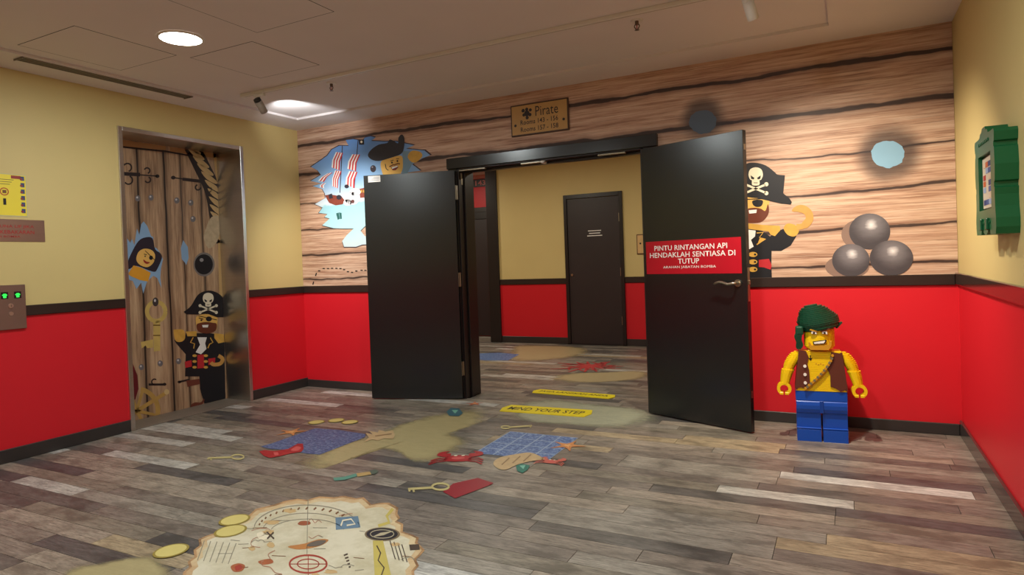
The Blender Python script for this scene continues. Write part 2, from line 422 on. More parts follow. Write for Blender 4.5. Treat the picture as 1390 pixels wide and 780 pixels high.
# right leaf: notice, lever, edge plates
SIGNR = M('red_notice', (178, 14, 36), rough=.3, var=.05); LETW = M('white_lettering', (235, 232, 228), rough=.5, var=.03)
def leaf_local(d, u, v, depth=0):
    R_ = Matrix.Rotation(d.rotation_euler.z, 3, 'Z'); n = R_ @ Vector((0, 1, 0)); o_ = Vector(d.location)
    dr = fw+rt*((u-695)/FPX)-up*((v-V0)/FPX); t_ = (o_-CAM).dot(n)/dr.dot(n)
    return R_.transposed() @ (CAM+dr*t_-o_)
a = leaf_local(dR, 876.5, 329); b = leaf_local(dR, 1006, 320.5); c_ = leaf_local(dR, 1007, 370); d_ = leaf_local(dR, 878.5, 372.5)
sx0, sx1, sz0, sz1 = (a.x+d_.x)/2, (b.x+c_.x)/2, (c_.z+d_.z)/2, (a.z+b.z)/2
sg = obj('fire_notice', bx((sx0, -.0018, sz0), (sx1, 0, sz1)), SIGNR, dR); sg['label'] = 'red plastic notice with white capitals'
sw, sh = sx1-sx0, sz1-sz0
for s_, fx, fz, w_, h_ in (('PINTU RINTANGAN API', .485, .785, .77, .155), ('HENDAKLAH SENTIASA DI', .495, .575, .90, .155), ('TUTUP', .475, .375, .225, .155), ('ARAHAN JABATAN BOMBA', .475, .195, .56, .095)):
    text('lettering', s_, (sx0+fx*sw, -.0024, sz0+fz*sh), (1, 0, 0), (0, 0, 1), w_*sw, h_*sh, LETW, sg, .012 if h_ > .1 else .0)
hx = leaf_local(dR, 1002, 384)
bm = bmesh.new()
for k in range(1): cyl(bm, (0, 0), .026, 0, .008, 28)
rot = Matrix.Rotation(PI/2, 4, 'X'); bm.transform(Matrix.Translation((hx.x, 0, hx.z)) @ rot)
rs = obj('rose', bm, STEELD, dR)
bm = bmesh.new(); tube(bm, [(hx.x, -.004, hx.z), (hx.x, -.045, hx.z), (hx.x-.012, -.054, hx.z), (hx.x-.05, -.054, hx.z-.006), (hx.x-.09, -.053, hx.z+.006), (hx.x-.12, -.052, hx.z+.01), (hx.x-.15, -.05, hx.z+.002), (hx.x-.165, -.05, hx.z-.006)], [.010, .010, .010, .0095, .009, .009, .008, .006], 12)
smooth(obj('lever_handle', bm, STEELD, dR))
obj('latch_plate', bx((LW-.0005, .008, hx.z-.13), (LW+.002, .036, hx.z+.11)), STEELD, dR)
obj('latch_bolt', bx((LW, .014, hx.z-.01), (LW+.012, .03, hx.z+.02), .003, 1), STEELD, dR)
obj('flush_bolt', bx((LW-.0005, .012, 1.99), (LW+.0016, .032, 2.03)), STEELD, dR)
obj('flush_bolt', bx((LW-.0005, .012, .25), (LW+.0016, .032, .3)), STEELD, dR)
# left leaf: sticker on its top free corner
st = [leaf_local(dL, *q) for q in ((499.5, 239), (516, 238), (516.5, 246.5), (500, 247.5))]
xa, xb = sorted(((st[0].x+st[3].x)/2, (st[1].x+st[2].x)/2)); za, zb = sorted(((st[2].z+st[3].z)/2, (st[0].z+st[1].z)/2))
sk = obj('sticker', bx((xa, 0, za), (xb, .0012, zb)), LETW, dL)
for k in range(3): obj('print_line', bx((xa+.01, .0012, za+.014+.013*k), (xb-.012-.02*k, .0018, za+.018+.013*k)), M('grey_blue_ink', (120, 130, 150)), sk)

# ------------------------------------------------------------------ corridor door
cdx0, cdx1 = 1.5, 2.4
d3 = empty('door_3', ((cdx0+cdx1)/2, CY, 0)); tag(d3, 'closed brown-black door in the corridor wall', kind='structure')
hw = (cdx1-cdx0)/2
for s_ in (-1, 1): obj('frame', bx((s_*hw-(.05 if s_ > 0 else 0), -.03, 0), (s_*hw+(.05 if s_ < 0 else 0), .05, 2.21), .003, 1), JAMB, d3)
obj('frame', bx((-hw+.05, -.03, 2.15), (hw-.05, .05, 2.21), .003, 1), JAMB, d3)
obj('panel', bx((-hw+.053, -.012, .012), (hw-.053, .03, 2.146), .002, 1), BROWND, d3)
for z in (.3, 1.0, 1.78):
    bm = bmesh.new(); cyl(bm, (hw-.052, -.018), .009, z, z+.12, 10); obj('hinge', bm, STEELD, d3)
bm = bmesh.new(); cyl(bm, (0, 0), .018, 0, .01, 16); bm.transform(Matrix.Translation((-hw+.1, -.012, 1.03)) @ rot); obj('lock', bm, STEELD, d3)
for k, w_ in enumerate((.2, .17, .23)):
    obj('lettering', bx((-w_/2+.02, -.0135, 1.66-.036*k), (w_/2+.02, -.012, 1.672-.036*k)), LETW, d3)
obj('threshold', bx((-hw, -.03, 0), (hw, .04, .012)), JAMB, d3)
# far door round the corridor's corner
d4 = empty('door_4', (-.46, FY, 0)); tag(d4, 'dark door in the red wall round the corridor corner', kind='structure')
obj('panel', bx((-.42, -.02, .01), (.42, 0, 2.0), .002, 1), BROWND, d4)
for s_ in (-1, 1): obj('frame', bx((s_*.46-.04, -.035, 0), (s_*.46+.04, 0, 2.2), .003, 1), JAMB, d4)
obj('frame', bx((-.42, -.035, 2.0), (.42, 0, 2.12), .003, 1), JAMB, d4); obj('frame_head', bx((-.42, -.03, 2.12), (.42, 0, 2.2), .003, 1), BASEB, d4)
ex = empty('room_number_sign', (-.33, FY, 2.62)); tag(ex, 'dark door number sign with pink numerals above the far red wall panel', 'sign')
obj('board', bx((-.17, -.02, -.07), (.17, 0, .06), .003, 1), BLACKP, ex)
text('lettering', '143', (.04, -.0208, -.005), (1, 0, 0), (0, 0, 1), .2, .085, M('pink_ink', (205, 120, 120)), ex, .02)
obj('light_strip', bx((-.17, -.03, .07), (.17, 0, .17), .003, 1), M('dusty_pink_board', (196, 120, 112)), ex)
# room plaque in the corridor
pl = empty('room_plaque', (2.665, CY, 1.44)); tag(pl, 'square tan room plaque with dark dots on the corridor wall', 'plaque')
obj('board', bx((-.075, -.018, -.14), (.075, 0, .14), .004, 1), M('plaque_edge', (96, 60, 36)), pl)
obj('face', bx((-.062, -.02, -.127), (.062, -.017, .127)), M('plaque_tan', (216, 178, 120), var=.15, scale=20), pl)
for x_, z_, r_ in ((-.02, .01, .013), (.035, .0, .016), (.03, -.05, .012)):
    bm = bmesh.new(); cyl(bm, (0, 0), r_, 0, .001, 16); bm.transform(Matrix.Translation((x_, -.02, z_)) @ rot); obj('dot', bm, BLACKP, pl)

# ------------------------------------------------------------------ ceiling fixtures
def fixture(name, label, cat, loc, group=None): return tag(empty(name, loc), label, cat, group)
LAMPGLOW = M('lit_diffuser', (255, 250, 240), emit=14, emit_col=(255, 250, 238))
dlabel = {0: 'round lit downlight between the ceiling access panels', 1: 'round lit downlight beside the call panel wall, behind the viewer', 2: 'round lit downlight beside the right wall, behind the viewer', 3: 'round lit downlight over the floor before the doors'}
for i, (x, y) in enumerate(DL):
    t = fixture('downlight', dlabel[i], 'ceiling light', (x, y, HP), 'round ceiling downlights')
    bm = bmesh.new(); cyl(bm, (0, 0), .122, -.009, -.002, 40); obj('diffuser', bm, LAMPGLOW, t)
    bm = bmesh.new(); n = 40
    rr_ = [[bm.verts.new((r*math.cos(2*PI*k/n), r*math.sin(2*PI*k/n), z)) for k in range(n)] for r, z in ((.123, -.002), (.123, -.010), (.136, -.007), (.138, -.0005))]
    for j in range(3):
        for k in range(n): bm.faces.new((rr_[j][k], rr_[j][(k+1) % n], rr_[j+1][(k+1) % n], rr_[j+1][k]))
    obj('trim_ring', bm, WHITE, t)
for i, (x, y) in enumerate(((1.2, 1.9), (3.2, 1.9), (-.9, 2.8))):
    t = fixture('corridor_downlight', ('round lit downlight in the corridor before the closed door', 'round lit downlight in the corridor before the plaque', 'round lit downlight in the corridor before the far red wall')[i], 'ceiling light', (x, y, H), 'corridor downlights')
    bm = bmesh.new(); cyl(bm, (0, 0), .122, -.009, -.001, 32); obj('diffuser', bm, LAMPGLOW, t)
# linear slot vent along the left edge of the ceiling
t = fixture('slot_vent', 'long black slot air vent in the ceiling above the lift wall', 'air vent', (.31, -2.16, H))
obj('dark_slot', bx((-.05, -.63, -.003), (.05, .63, -.0005)), BLACKP, t)
for k in range(4): obj('blade', bx((-.052+.0325*k, -.635, -.0045), (-.044+.0325*k, .635, -.002)), M('vent_blade', (150, 140, 128), rough=.5), t)
for y in (-.635, .628): obj('end_cap', bx((-.052, y, -.011), (.0585, y+.007, -.002)), M('vent_grey', (120, 112, 102)), t)
# lighting track and its spot heads
TY = -1.28
t = fixture('lighting_track', 'thin white lighting track running along the ceiling', 'track', (2.85, TY, HP))
obj('rail', bx((-2.18, -.018, -.026), (2.18, .018, 0), .002, 1), WHITE, t)
obj('groove', bx((-2.15, -.006, -.0266), (2.15, .006, -.0255)), M('track_groove', (186, 178, 168)), t)
for x in (-2.185, 2.165): obj('end_cap', bx((x, -.02, -.029), (x+.02, .02, 0), .002, 1), WHITE, t)
def head(x, direction, label, mat_body, mat_back):
    t = fixture('track_spotlight', label, 'spotlight', (x, TY, HP-.028)); d = Vector(direction).normalized()
    obj('adapter', bx((-.055, -.016, -.022), (.055, .016, 0), .003, 1), WHITE, t)
    bm = bmesh.new(); cyl(bm, (0, 0), .009, -.06, -.02, 12); obj('stem', bm, WHITE, t)
    c = Vector((0, 0, -.085)); q = d.to_track_quat('Z', 'Y').to_matrix().to_4x4()
    def lathe(name, prof, mat):
        bm = bmesh.new(); n = 24; rings = [[bm.verts.new((r*math.cos(2*PI*k/n), r*math.sin(2*PI*k/n), z)) for k in range(n)] for z, r in prof]
        for j in range(len(prof)-1):
            for k in range(n): bm.faces.new((rings[j][k], rings[j][(k+1) % n], rings[j+1][(k+1) % n], rings[j+1][k]))
        bm.faces.new(rings[0][::-1]); bm.faces.new(rings[-1])
        bm.transform(Matrix.Translation(c) @ q); return smooth(obj(name, bm, mat, t))
    lathe('body', [(-.03, .031), (.05, .031), (.075, .031), (.078, .027), (.06, .02)], mat_body)
    lathe('heat_sink', [(-.055, .022), (-.052, .029), (-.032, .031), (-.029, .029)], mat_back)
    lathe('lens', [(.0605, .019), (.0615, .019)], M('lit_lens', (255, 236, 205), emit=10, emit_col=(255, 240, 215)))
    return Vector((x, TY, HP-.028))+c+d*.083, d
GREYB = M('spot_grey', (150, 138, 126), rough=.4)
h1, d1v = head(.875, (-.1, .8, -.85), 'track spotlight with black back end beside the bright ceiling corner', GREYB, BLACKP)
h2, d2v = head(4.755, (.24, .5, -1.0), 'white track spotlight on the track end above the open door leaf', WHITE, WHITE)
spot('spot_lamp', h1, h1+d1v, 140, (1, .96, .88), 80, .9)
spot('spot_lamp', h2, h2+d2v, 205, WARM, 112, 1.0)
# added uplight without a fixture, brightens the ceiling corner near the left head
spot('added_ceiling_uplight', Vector((.86, -1.05, HP-.17)), Vector((.62, -.56, HP)), 17, (.95, .98, 1), 82, .8, .02)
# sprinklers
for x, lab in ((1.518, 'small ceiling sprinkler beside the black-backed spotlight'), (4.062, 'small ceiling sprinkler above the open door with the notice')):
    t = fixture('sprinkler', lab, 'sprinkler', (x, -1.12, HP)); BR = M('sprinkler_metal', (110, 92, 80), rough=.35, metal=.8)
    bm = bmesh.new(); cyl(bm, (0, 0), .036, -.007, 0, 24, .04); obj('escutcheon', bm, WHITE, t)
    bm = bmesh.new(); cyl(bm, (0, 0), .012, -.03, -.006, 12); obj('body', bm, BR, t)
    bm = bmesh.new(); tube(bm, [(-.012, 0, -.028), (-.017, 0, -.04), (-.006, 0, -.058)], .0035, 6); tube(bm, [(.012, 0, -.028), (.017, 0, -.04), (.006, 0, -.058)], .0035, 6); obj('frame_arms', bm, BR, t)
    bm = bmesh.new(); cyl(bm, (0, 0), .003, -.056, -.03, 8); obj('bulb', bm, M('red_bulb', (170, 40, 30)), t)
    bm = bmesh.new(); cyl(bm, (0, 0), .016, -.063, -.058, 16, .006); obj('deflector', bm, BR, t)

# ================================================================== THE MURAL ON THE BACK WALL
def mural_material():
    a = NT('mural_print'); P = a.pos(); s = a.sep(P); x, z = s[0], s[2]
    warp = a.noise(P, 1.3, 3, (1, 1, .5)); warp2 = a.noise(P, 9, 3, (.6, 1, 1.5))
    zz = a.math('ADD', z, a.math('ADD', a.math('MULTIPLY', a.math('SUBTRACT', warp, .5), .10), a.math('MULTIPLY', a.math('SUBTRACT', warp2, .5), .02)))
    g1 = a.noise(P, 3.2, 8, (.4, 1, 9), .66); g2 = a.noise(P, 11, 6, (.22, 1, 8), .65, (3, 0, 5)); g3_ = a.noise(P, 1.1, 3, (1, 1, 2), .5, (9, 2, 1))
    zg = a.noise(P, 2.0, 2, (.5, 1, 1), .5, (1, 2, 3))
    rings = a.math('SINE', a.math('MULTIPLY', a.math('ADD', z, a.math('MULTIPLY', zg, .28)), 150.0))
    f = a.math('ADD', a.math('ADD', a.math('MULTIPLY', g1, .55), a.math('MULTIPLY', g2, .35)), a.math('ADD', a.math('MULTIPLY', rings, .012), a.math('MULTIPLY', g3_, .1)))
    base = a.ramp(f, [(.30, lin((96, 64, 48))), (.40, lin((154, 114, 92))), (.48, lin((190, 152, 128))), (.58, lin((212, 180, 156))), (.72, lin((230, 206, 186)))])
    st1 = a.smooth(a.noise(P, 4.0, 6, (.45, 1, 20), .6, (5, 1, 2)), .56, .63); st2 = a.smooth(a.noise(P, 5.0, 5, (.3, 1, 26), .6, (1, 8, 6)), .58, .66)
    out = a.mix(a.math('MULTIPLY', st1, .5), base, lin((110, 72, 54))); out = a.mix(a.math('MULTIPLY', st2, .45), out, lin((240, 220, 200)))
    for zl, w in ((2.575, .016), (2.262, .017), (1.955, .007), (1.682, .010), (1.412, .011), (1.152, .009)):
        d = a.math('ABSOLUTE', a.math('SUBTRACT', zz, zl))
        nb = a.noise(P, 2.2, 3, (1, 1, 1), .5, (zl*7, 0, 0)); wv = a.math('MULTIPLY', a.math('ADD', nb, -.08), w*2.6)
        core = a.math('SUBTRACT', 1, a.smooth(a.math('DIVIDE', d, a.math('MAXIMUM', wv, .001)), .55, 1.1))
        halo = a.math('SUBTRACT', 1, a.smooth(a.math('DIVIDE', d, a.math('MAXIMUM', wv, .001)), .8, 3.6))
        out = a.mix(a.math('MULTIPLY', halo, .45), out, lin((96, 62, 50)))
        out = a.mix(a.math('MULTIPLY', core, .9), out, lin((44, 30, 30)))
    for (hx_, hz_), r0, r1 in HALOS:        # scorched rims printed round the shot holes
        d = a.math('SQRT', a.math('ADD', a.math('POWER', a.math('ABSOLUTE', a.math('SUBTRACT', x, hx_)), 2.0), a.math('POWER', a.math('ABSOLUTE', a.math('SUBTRACT', z, hz_)), 2.0)))
        d = a.math('ADD', d, a.math('MULTIPLY', a.math('SUBTRACT', warp2, .5), .06))
        out = a.mix(a.math('MULTIPLY', a.math('SUBTRACT', 1, a.smooth(d, r0, r1)), .82), out, lin((58, 48, 48)))
    a.l(out, a.b.inputs['Base Color']); a.b.inputs['Roughness'].default_value = .5; a.b.inputs['Specular IOR Level'].default_value = .35
    return a.m
hA, hB = px(954, 165, 1, 0), px(1205.5, 209, 1, 0)
HALOS = [((hA.x, hA.z+.03), .09, .21), ((hB.x, hB.z), .12, .25)]
mural = empty('wall_mural', (2.9, 0, D1)); tag(mural, 'weathered plank mural printed with a ship, pirates and cannonballs on the wall', 'mural')
bm = bmesh.new(); c = mural.location
for a_, b_ in (((.002, -.004, D1), (1.905, 0, H)), ((3.89, -.004, D1), (W-.002, 0, H)), ((1.905, -.004, 2.245), (3.89, 0, H))):
    box(bm, tuple(Vector(a_)-c), tuple(Vector(b_)-c))
obj('plank_print', bm, mural_material(), mural)
def P(name, rgb, **k): return M('print_'+name, rgb, rough=.5, spec=.35, var=k.pop('var', .08), **k)
INK = P('black', (26, 25, 30)); GOLD = P('gold', (206, 160, 72), var=.3, scale=14); CREAM = P('cream', (226, 216, 190)); SKIN = P('skin', (222, 176, 92), var=.12)
REDP = P('red', (186, 40, 48)); SKY = P('hole_sky', (132, 166, 200)); BEARD = P('beard', (104, 50, 30)); SLATE = P('slate', (84, 98, 116))
def part(name, parent=None): return empty(name, (0, 0, 0), 0, parent)
def mp(name): e = empty(name, (0, 0, 0), 0, mural); return e
def D(name, parent, polys, mat, layer, plane='B'): return decal(name, plane, polys, mat, layer, parent)

# torn hole with the sea battle
z1 = zoomed(420, 170, 4.588)
def grad_material(name, stops, z0, z1_):
    a = NT(name); s = a.sep(a.pos()); n_ = a.noise(a.pos(), 6, 4)
    f = a.math('ADD', a.math('DIVIDE', a.math('SUBTRACT', s[2], z0), z1_-z0), a.math('MULTIPLY', a.math('SUBTRACT', n_, .5), .12))
    a.l(a.ramp(f, [(p_, lin(c_)) for p_, c_ in stops]), a.b.inputs['Base Color']); a.b.inputs['Roughness'].default_value = .5; return a.m
HOLE = [(10, 258), (75, 215), (112, 188), (138, 152), (185, 127), (244, 128), (226, 92), (272, 86), (330, 96), (346, 76), (382, 68), (412, 76), (384, 97), (462, 101), (540, 100), (592, 112), (652, 124), (602, 146), (716, 156), (752, 186), (702, 206), (640, 242), (692, 282), (560, 300), (440, 330), (412, 420), (430, 520), (400, 600), (352, 622), (318, 656), (346, 690), (380, 690), (366, 740), (330, 742), (290, 756), (216, 756), (204, 720), (232, 684), (276, 642), (200, 642), (150, 640), (80, 622), (126, 580), (94, 571), (112, 552), (58, 545), (82, 512), (34, 490), (100, 452), (96, 424), (80, 396), (20, 378), (76, 362), (8, 346), (72, 308), (50, 280)]
sea = mp('sea_scene')
cx_, cy_ = 280, 400
D('torn_rim', sea, z1([((p[0]-cx_)*1.022+cx_, (p[1]-cy_)*1.018+cy_) for p in HOLE]), P('rim', (70, 54, 60)), 1)
zlo, zhi = px(470, 330, 1, 0).z, px(470, 190, 1, 0).z
D('sky', sea, z1(HOLE), grad_material('print_sky', [(0, (196, 214, 220)), (.12, (176, 214, 222)), (.38, (150, 200, 214)), (.40, (206, 218, 226)), (.6, (140, 180, 220)), (1, (92, 140, 204))], zlo, zhi), 2)
WHT = P('white', (232, 230, 226)); STRIPE = P('stripe_red', (196, 56, 66)); HULL = P('hull', (128, 62, 50), var=.3, scale=30); MAST = P('mast', (60, 44, 46))
ship = mp('ship')
D('mast', ship, [z1(stroke([(205, 128), (190, 420)], 5)), z1(stroke([(303, 92), (278, 400)], 5))], MAST, 3)
def sail(q, n=6):
    a_, b_, c2, d2 = q; s1, s2 = [], []
    for k in range(n):
        t0, t1 = k/n, (k+1)/n; L_ = lambda p, r, t: (p[0]+(r[0]-p[0])*t, p[1]+(r[1]-p[1])*t)
        bow = lambda p, r: (p[0]*.5+r[0]*.5-9, p[1]*.5+r[1]*.5)
        pa, pb, pc, pd = L_(a_, b_, t0), L_(a_, b_, t1), L_(d2, c2, t1), L_(d2, c2, t0)
        (s1 if k % 2 else s2).append(z1([pa, pb, bow(pb, pc), pc, pd, bow(pa, pd)]))
    sl = D('sail', ship, s2, WHT, 4); D('stripe', ship, s1, STRIPE, 4)
sail(((165, 166), (210, 172), (188, 280), (138, 262))); sail(((266, 180), (316, 182), (290, 286), (236, 270)))
sail(((160, 280), (200, 286), (176, 392), (142, 378))); sail(((248, 284), (300, 290), (280, 392), (226, 368)))
sail(((112, 300), (146, 292), (90, 352), (54, 346)), 4); sail(((82, 362), (104, 358), (92, 392), (66, 384)), 3)
D('hull', ship, [z1([(96, 436), (128, 430), (200, 442), (222, 470), (206, 492), (164, 498), (122, 482)]), z1([(310, 396), (360, 384), (360, 448), (316, 452)])], HULL, 4)
D('crew', ship, [z1(ell(184, 448, 16, 15)), z1([(118, 432), (140, 424), (146, 452), (124, 458)]), z1(ell(232, 380, 14, 12))], P('dark_crew', (46, 44, 56)), 5)
D('window', ship, [z1([(320+q*14, 402), (328+q*14, 402), (328+q*14, 418), (320+q*14, 418)]) for q in range(3)], GOLD, 5)
D('smoke', ship, [z1(ell(266, 455, 46, 40)), z1(ell(285, 415, 34, 24)), z1(ell(238, 480, 26, 20))], P('smoke', (226, 224, 228), var=.12, scale=20), 5)
D('cannonball', ship, [z1(ell(270, 474, 11, 12))], P('brown_ball', (96, 60, 60)), 6)
D('flag', ship, z1([(306, 90), (340, 88), (341, 120), (310, 120)]), INK, 5); D('flag_skull', ship, z1(ell(324, 103, 7, 8, 12)), CREAM, 6)
D('crate', sea, [z1([(166, 548), (182, 543), (190, 582), (176, 588)]), z1([(184, 542), (200, 545), (202, 582), (192, 584)])], P('crate_green', (46, 96, 92)), 3)
D('flying_ball', sea, z1(ell(397, 270, 18, 22)), P('dark_ball', (58, 50, 58)), 3); D('ball_glint', sea, z1(ell(392, 260, 5, 5, 12)), P('glint', (150, 140, 150)), 4)
# pirate looking over the left door leaf (plain stand-in figure)
pir = mp('peeking_pirate')
D('face', pir, z1(spline([(446, 226), (500, 205), (570, 188), (582, 230), (576, 285), (540, 330), (480, 335), (452, 290)])), SKIN, 4)
D('shirt', pir, z1([(580, 160), (640, 160), (650, 220), (610, 300), (575, 300)]), P('blue_shirt', (120, 150, 168)), 3)
D('hand', pir, z1(spline([(612, 190), (640, 158), (690, 165), (702, 195), (660, 232), (628, 222)])), GOLD, 5)
D('hat', pir, z1(spline([(364, 185), (386, 150), (432, 120), (484, 110), (500, 88), (530, 100), (552, 112), (554, 78), (574, 57), (591, 80), (588, 140), (570, 178), (500, 204), (432, 222), (385, 212)], 3)), P('hat_grey', (52, 50, 54)), 6)
D('mouth', pir, z1([(508, 262), (548, 248), (554, 262), (536, 280), (518, 280)]), P('mouth', (120, 40, 36)), 5); D('teeth', pir, z1([(512, 262), (548, 250), (550, 258), (516, 271)]), WHT, 6)
D('moustache', pir, [z1(stroke([(498, 258), (520, 246), (534, 246)], 7)), z1(stroke([(534, 244), (550, 238), (564, 240)], 7))], BEARD, 6)
D('eye', pir, [z1(ell(514, 232, 6, 6, 12)), z1(ell(548, 222, 6, 6, 12)), z1(stroke([(504, 222), (524, 216)], 4)), z1(stroke([(540, 208), (558, 208)], 4)), z1(stroke([(472, 240), (478, 270), (492, 280)], 5))], INK, 5)
# trail of dashes
z2 = zoomed(400, 160, 3.25)
tr = mp('dashed_trail')
for q in [(82, 728), (94, 690), (108, 674), (128, 664), (147, 664), (165, 663), (184, 663), (202, 664), (218, 669), (235, 678), (253, 681), (272, 675), (295, 672), (312, 672)]:
    D('dash', tr, z2(stroke([(q[0]-5, q[1]), (q[0]+5, q[1])] if q[0] > 100 else [(q[0]-2, q[1]+7), (q[0]+2, q[1]-7)], 5)), INK, 1)
# shot holes
def wob(cx, cy, rx, ry, seed, n=30, k=.06):
    r_ = random.Random(seed); return [(cx+rx*math.cos(2*PI*i/n)*(1+r_.uniform(-k, k)), cy+ry*math.sin(2*PI*i/n)*(1+r_.uniform(-k, k))) for i in range(n)]
D('shot_hole', mural, wob(954, 165.5, 18.5, 16, 3), SLATE, 1); D('shot_hole', mural, wob(1205.5, 209, 22.5, 18.5, 4), P('bright_hole', (134, 174, 200)), 1)
# printed cannonballs
def ball_material(name, cx, cz, r):
    a = NT(name); s = a.sep(a.pos()); n_ = a.noise(a.pos(), 9, 5, (1, 1, 3), .7)
    sq = lambda v: a.math('MULTIPLY', v, v)
    d = a.math('SQRT', a.math('ADD', sq(a.math('DIVIDE', a.math('SUBTRACT', s[0], cx+.08*r), r)), sq(a.math('DIVIDE', a.math('SUBTRACT', s[2], cz+.36*r), r))))
    f = a.math('ADD', d, a.math('MULTIPLY', a.math('SUBTRACT', n_, .5), .35))
    a.l(a.ramp(f, [(0, lin((236, 230, 230))), (.16, lin((190, 184, 186))), (.32, lin((122, 116, 120))), (.8, lin((84, 78, 82))), (1.0, lin((70, 64, 68)))]), a.b.inputs['Base Color']); a.b.inputs['Roughness'].default_value = .5
    return a.m
balls = mp('cannonball_pile')
D('printed_shadow', balls, [ell(1150, 362, 30, 16), ell(1166, 318, 24, 20)], P('print_shade', (138, 112, 100), var=.2), 1)
for i, (u, v, rx, ry) in enumerate(((1180.5, 314, 28, 24.5), (1155, 353, 25.5, 22), (1210, 350, 29.5, 24))):
    q = px(u, v, 1, 0); D('cannonball', balls, ell(u, v, rx, ry, 40), ball_material('ball_print_%d' % i, q.x, q.z, .125), 2+i)

# printed pirate captain, shared by the wall and the lift door (plain stand-in figure)
def skull(parent, zf, plane, lay, cx, cy, k):
    f = lambda pts: zf([(cx+a*k, cy+b*k) for a, b in pts])
    D('crossbones', parent, [f(stroke([(-46, 38), (46, 76)], 10)), f(stroke([(46, 38), (-46, 76)], 10))]+[f(ell(s_*50, y, 10, 10, 10)) for s_ in (-1, 1) for y in (36, 78)], CREAM, lay, plane)
    D('skull', parent, f(spline([(-34, -8), (-26, -34), (0, -44), (26, -34), (34, -8), (26, 14), (18, 18), (16, 40), (-16, 40), (-18, 18), (-26, 14)], 3)), CREAM, lay+1, plane)
    D('skull_eyes', parent, [f([(-24, -6), (-6, 6), (-10, 14), (-22, 10)]), f([(24, -6), (6, 6), (10, 14), (22, 10)]), f([(-10, 28), (10, 28), (8, 31), (-8, 31)])], INK, lay+2, plane)

z3 = zoomed(1000, 210, 4.336)
cap = mp('hook_handed_captain')
D('coat', cap, z3([(-30, 440), (60, 428), (150, 448), (196, 480), (232, 452), (274, 436), (352, 478), (318, 534), (262, 566), (206, 566), (204, 640), (208, 742), (-30, 742)]), INK, 1)
D('face', cap, z3(spline([(-6, 250), (60, 244), (180, 250), (190, 300), (178, 360), (140, 392), (70, 396), (10, 380), (-10, 320)])), SKIN, 2)
D('beard', cap, z3(spline([(40, 330), (90, 312), (140, 316), (168, 330), (184, 290), (190, 330), (176, 366), (140, 396), (70, 400), (20, 386)])), BEARD, 3)
D('teeth', cap, z3([(70, 326), (118, 322), (116, 342), (74, 346)]), WHT, 4)
D('eye_patch', cap, [z3(spline([(92, 272), (120, 264), (154, 270), (146, 300), (120, 306), (98, 296)])), z3(stroke([(60, 262), (190, 256)], 5))], INK, 4)
D('hat', cap, z3(spline([(-60, 240), (-20, 110), (50, 56), (104, 46), (170, 62), (222, 100), (240, 116), (284, 120)], 4, False)+[(274, 226), (312, 258), (325, 278), (318, 292), (262, 286), (190, 270), (120, 254), (60, 248)]), INK, 5)
skull(cap, z3, 'B', 6, 112, 128, 1.25)
D('epaulette', cap, z3([(60, 402), (150, 412), (254, 418), (256, 444), (226, 478), (200, 470), (188, 450), (100, 440), (60, 434)]), GOLD, 2)
D('cravat', cap, [z3([(66, 440), (112, 446), (108, 480), (84, 500), (100, 540), (66, 560)])], WHT, 2); D('lapel', cap, [z3(stroke([(118, 460), (156, 456), (134, 486), (170, 494), (118, 528)], 7))], GOLD, 2)
D('cuff', cap, z3(spline([(276, 432), (300, 404), (350, 416), (366, 450), (340, 480), (300, 470)])), GOLD, 2)
D('hook', cap, z3(stroke(spline([(352, 424), (392, 418), (426, 384), (424, 346), (394, 320), (356, 318), (326, 330)], 4, False), [34]*5+[46]*14+[42, 36, 30, 24, 16, 8])), P('hook_gold', (198, 148, 78), var=.3, scale=10), 3)
D('sash', cap, z3([(130, 618), (190, 612), (206, 650), (200, 676), (160, 662), (130, 660)]), REDP, 2)
D('button', cap, [z3(ell(96, y, 26, 15, 16)) for y in (586, 630, 674)], GOLD, 2); D('button_hole', cap, [z3(ell(108, y, 7, 6, 10)) for y in (586, 630, 674)], INK, 3)

# ------------------------------------------------------------------ room sign over the doors
sx = (px(694, 144, 1, 0).x+px(696, 187, 1, 0).x)/2, (px(772, 134, 1, 0).x+px(774, 176, 1, 0).x)/2
rsn = empty('room_sign', ((sx[0]+sx[1])/2, -.004, 2.51)); tag(rsn, 'tan parchment-look sign reading Pirate Rooms above the double doors', 'sign')
w2 = (sx[1]-sx[0])/2
obj('board', bx((-w2, -.018, -.14), (w2, 0, .135), .003, 1), M('sign_edge', (70, 46, 30)), rsn)
obj('face', bx((-w2+.012, -.0195, -.128), (w2-.012, -.017, .123)), M('sign_tan', (190, 148, 84), var=.18, scale=8), rsn)
DKI = M('sign_ink', (40, 30, 24))
X_ = (1, 0, 0); Z_ = (0, 0, 1)
text('lettering', 'Pirate', (.075, -.0202, .058), X_, Z_, .215, .085, DKI, rsn, .0)
text('lettering', 'Rooms 143 - 156', (0, -.0202, -.025), X_, Z_, .36, .042, DKI, rsn, .015); text('lettering', 'Rooms 157 - 158', (0, -.0202, -.088), X_, Z_, .36, .042, DKI, rsn, .015)
def face_disc(name, x, z, r, mat, parent, y=-.0195, n=16):
    bm = bmesh.new(); cyl(bm, (0, 0), r, 0, .0012, n); bm.transform(Matrix.Translation((x, y, z)) @ rot); return obj(name, bm, mat, parent)
for x_ in (-w2+.045, w2-.045): face_disc('screw', x_, -.045, .012, DKI, rsn)
em = face_disc('emblem', -.115, .05, .026, DKI, rsn)
for a_, b_, r_ in ((-.15, .078, .016), (-.115, .085, .015), (-.08, .075, .014), (-.145, .04, .014), (-.085, .035, .015), (-.113, .012, .015)): plain = face_disc('blob', a_, b_, r_, DKI, em)

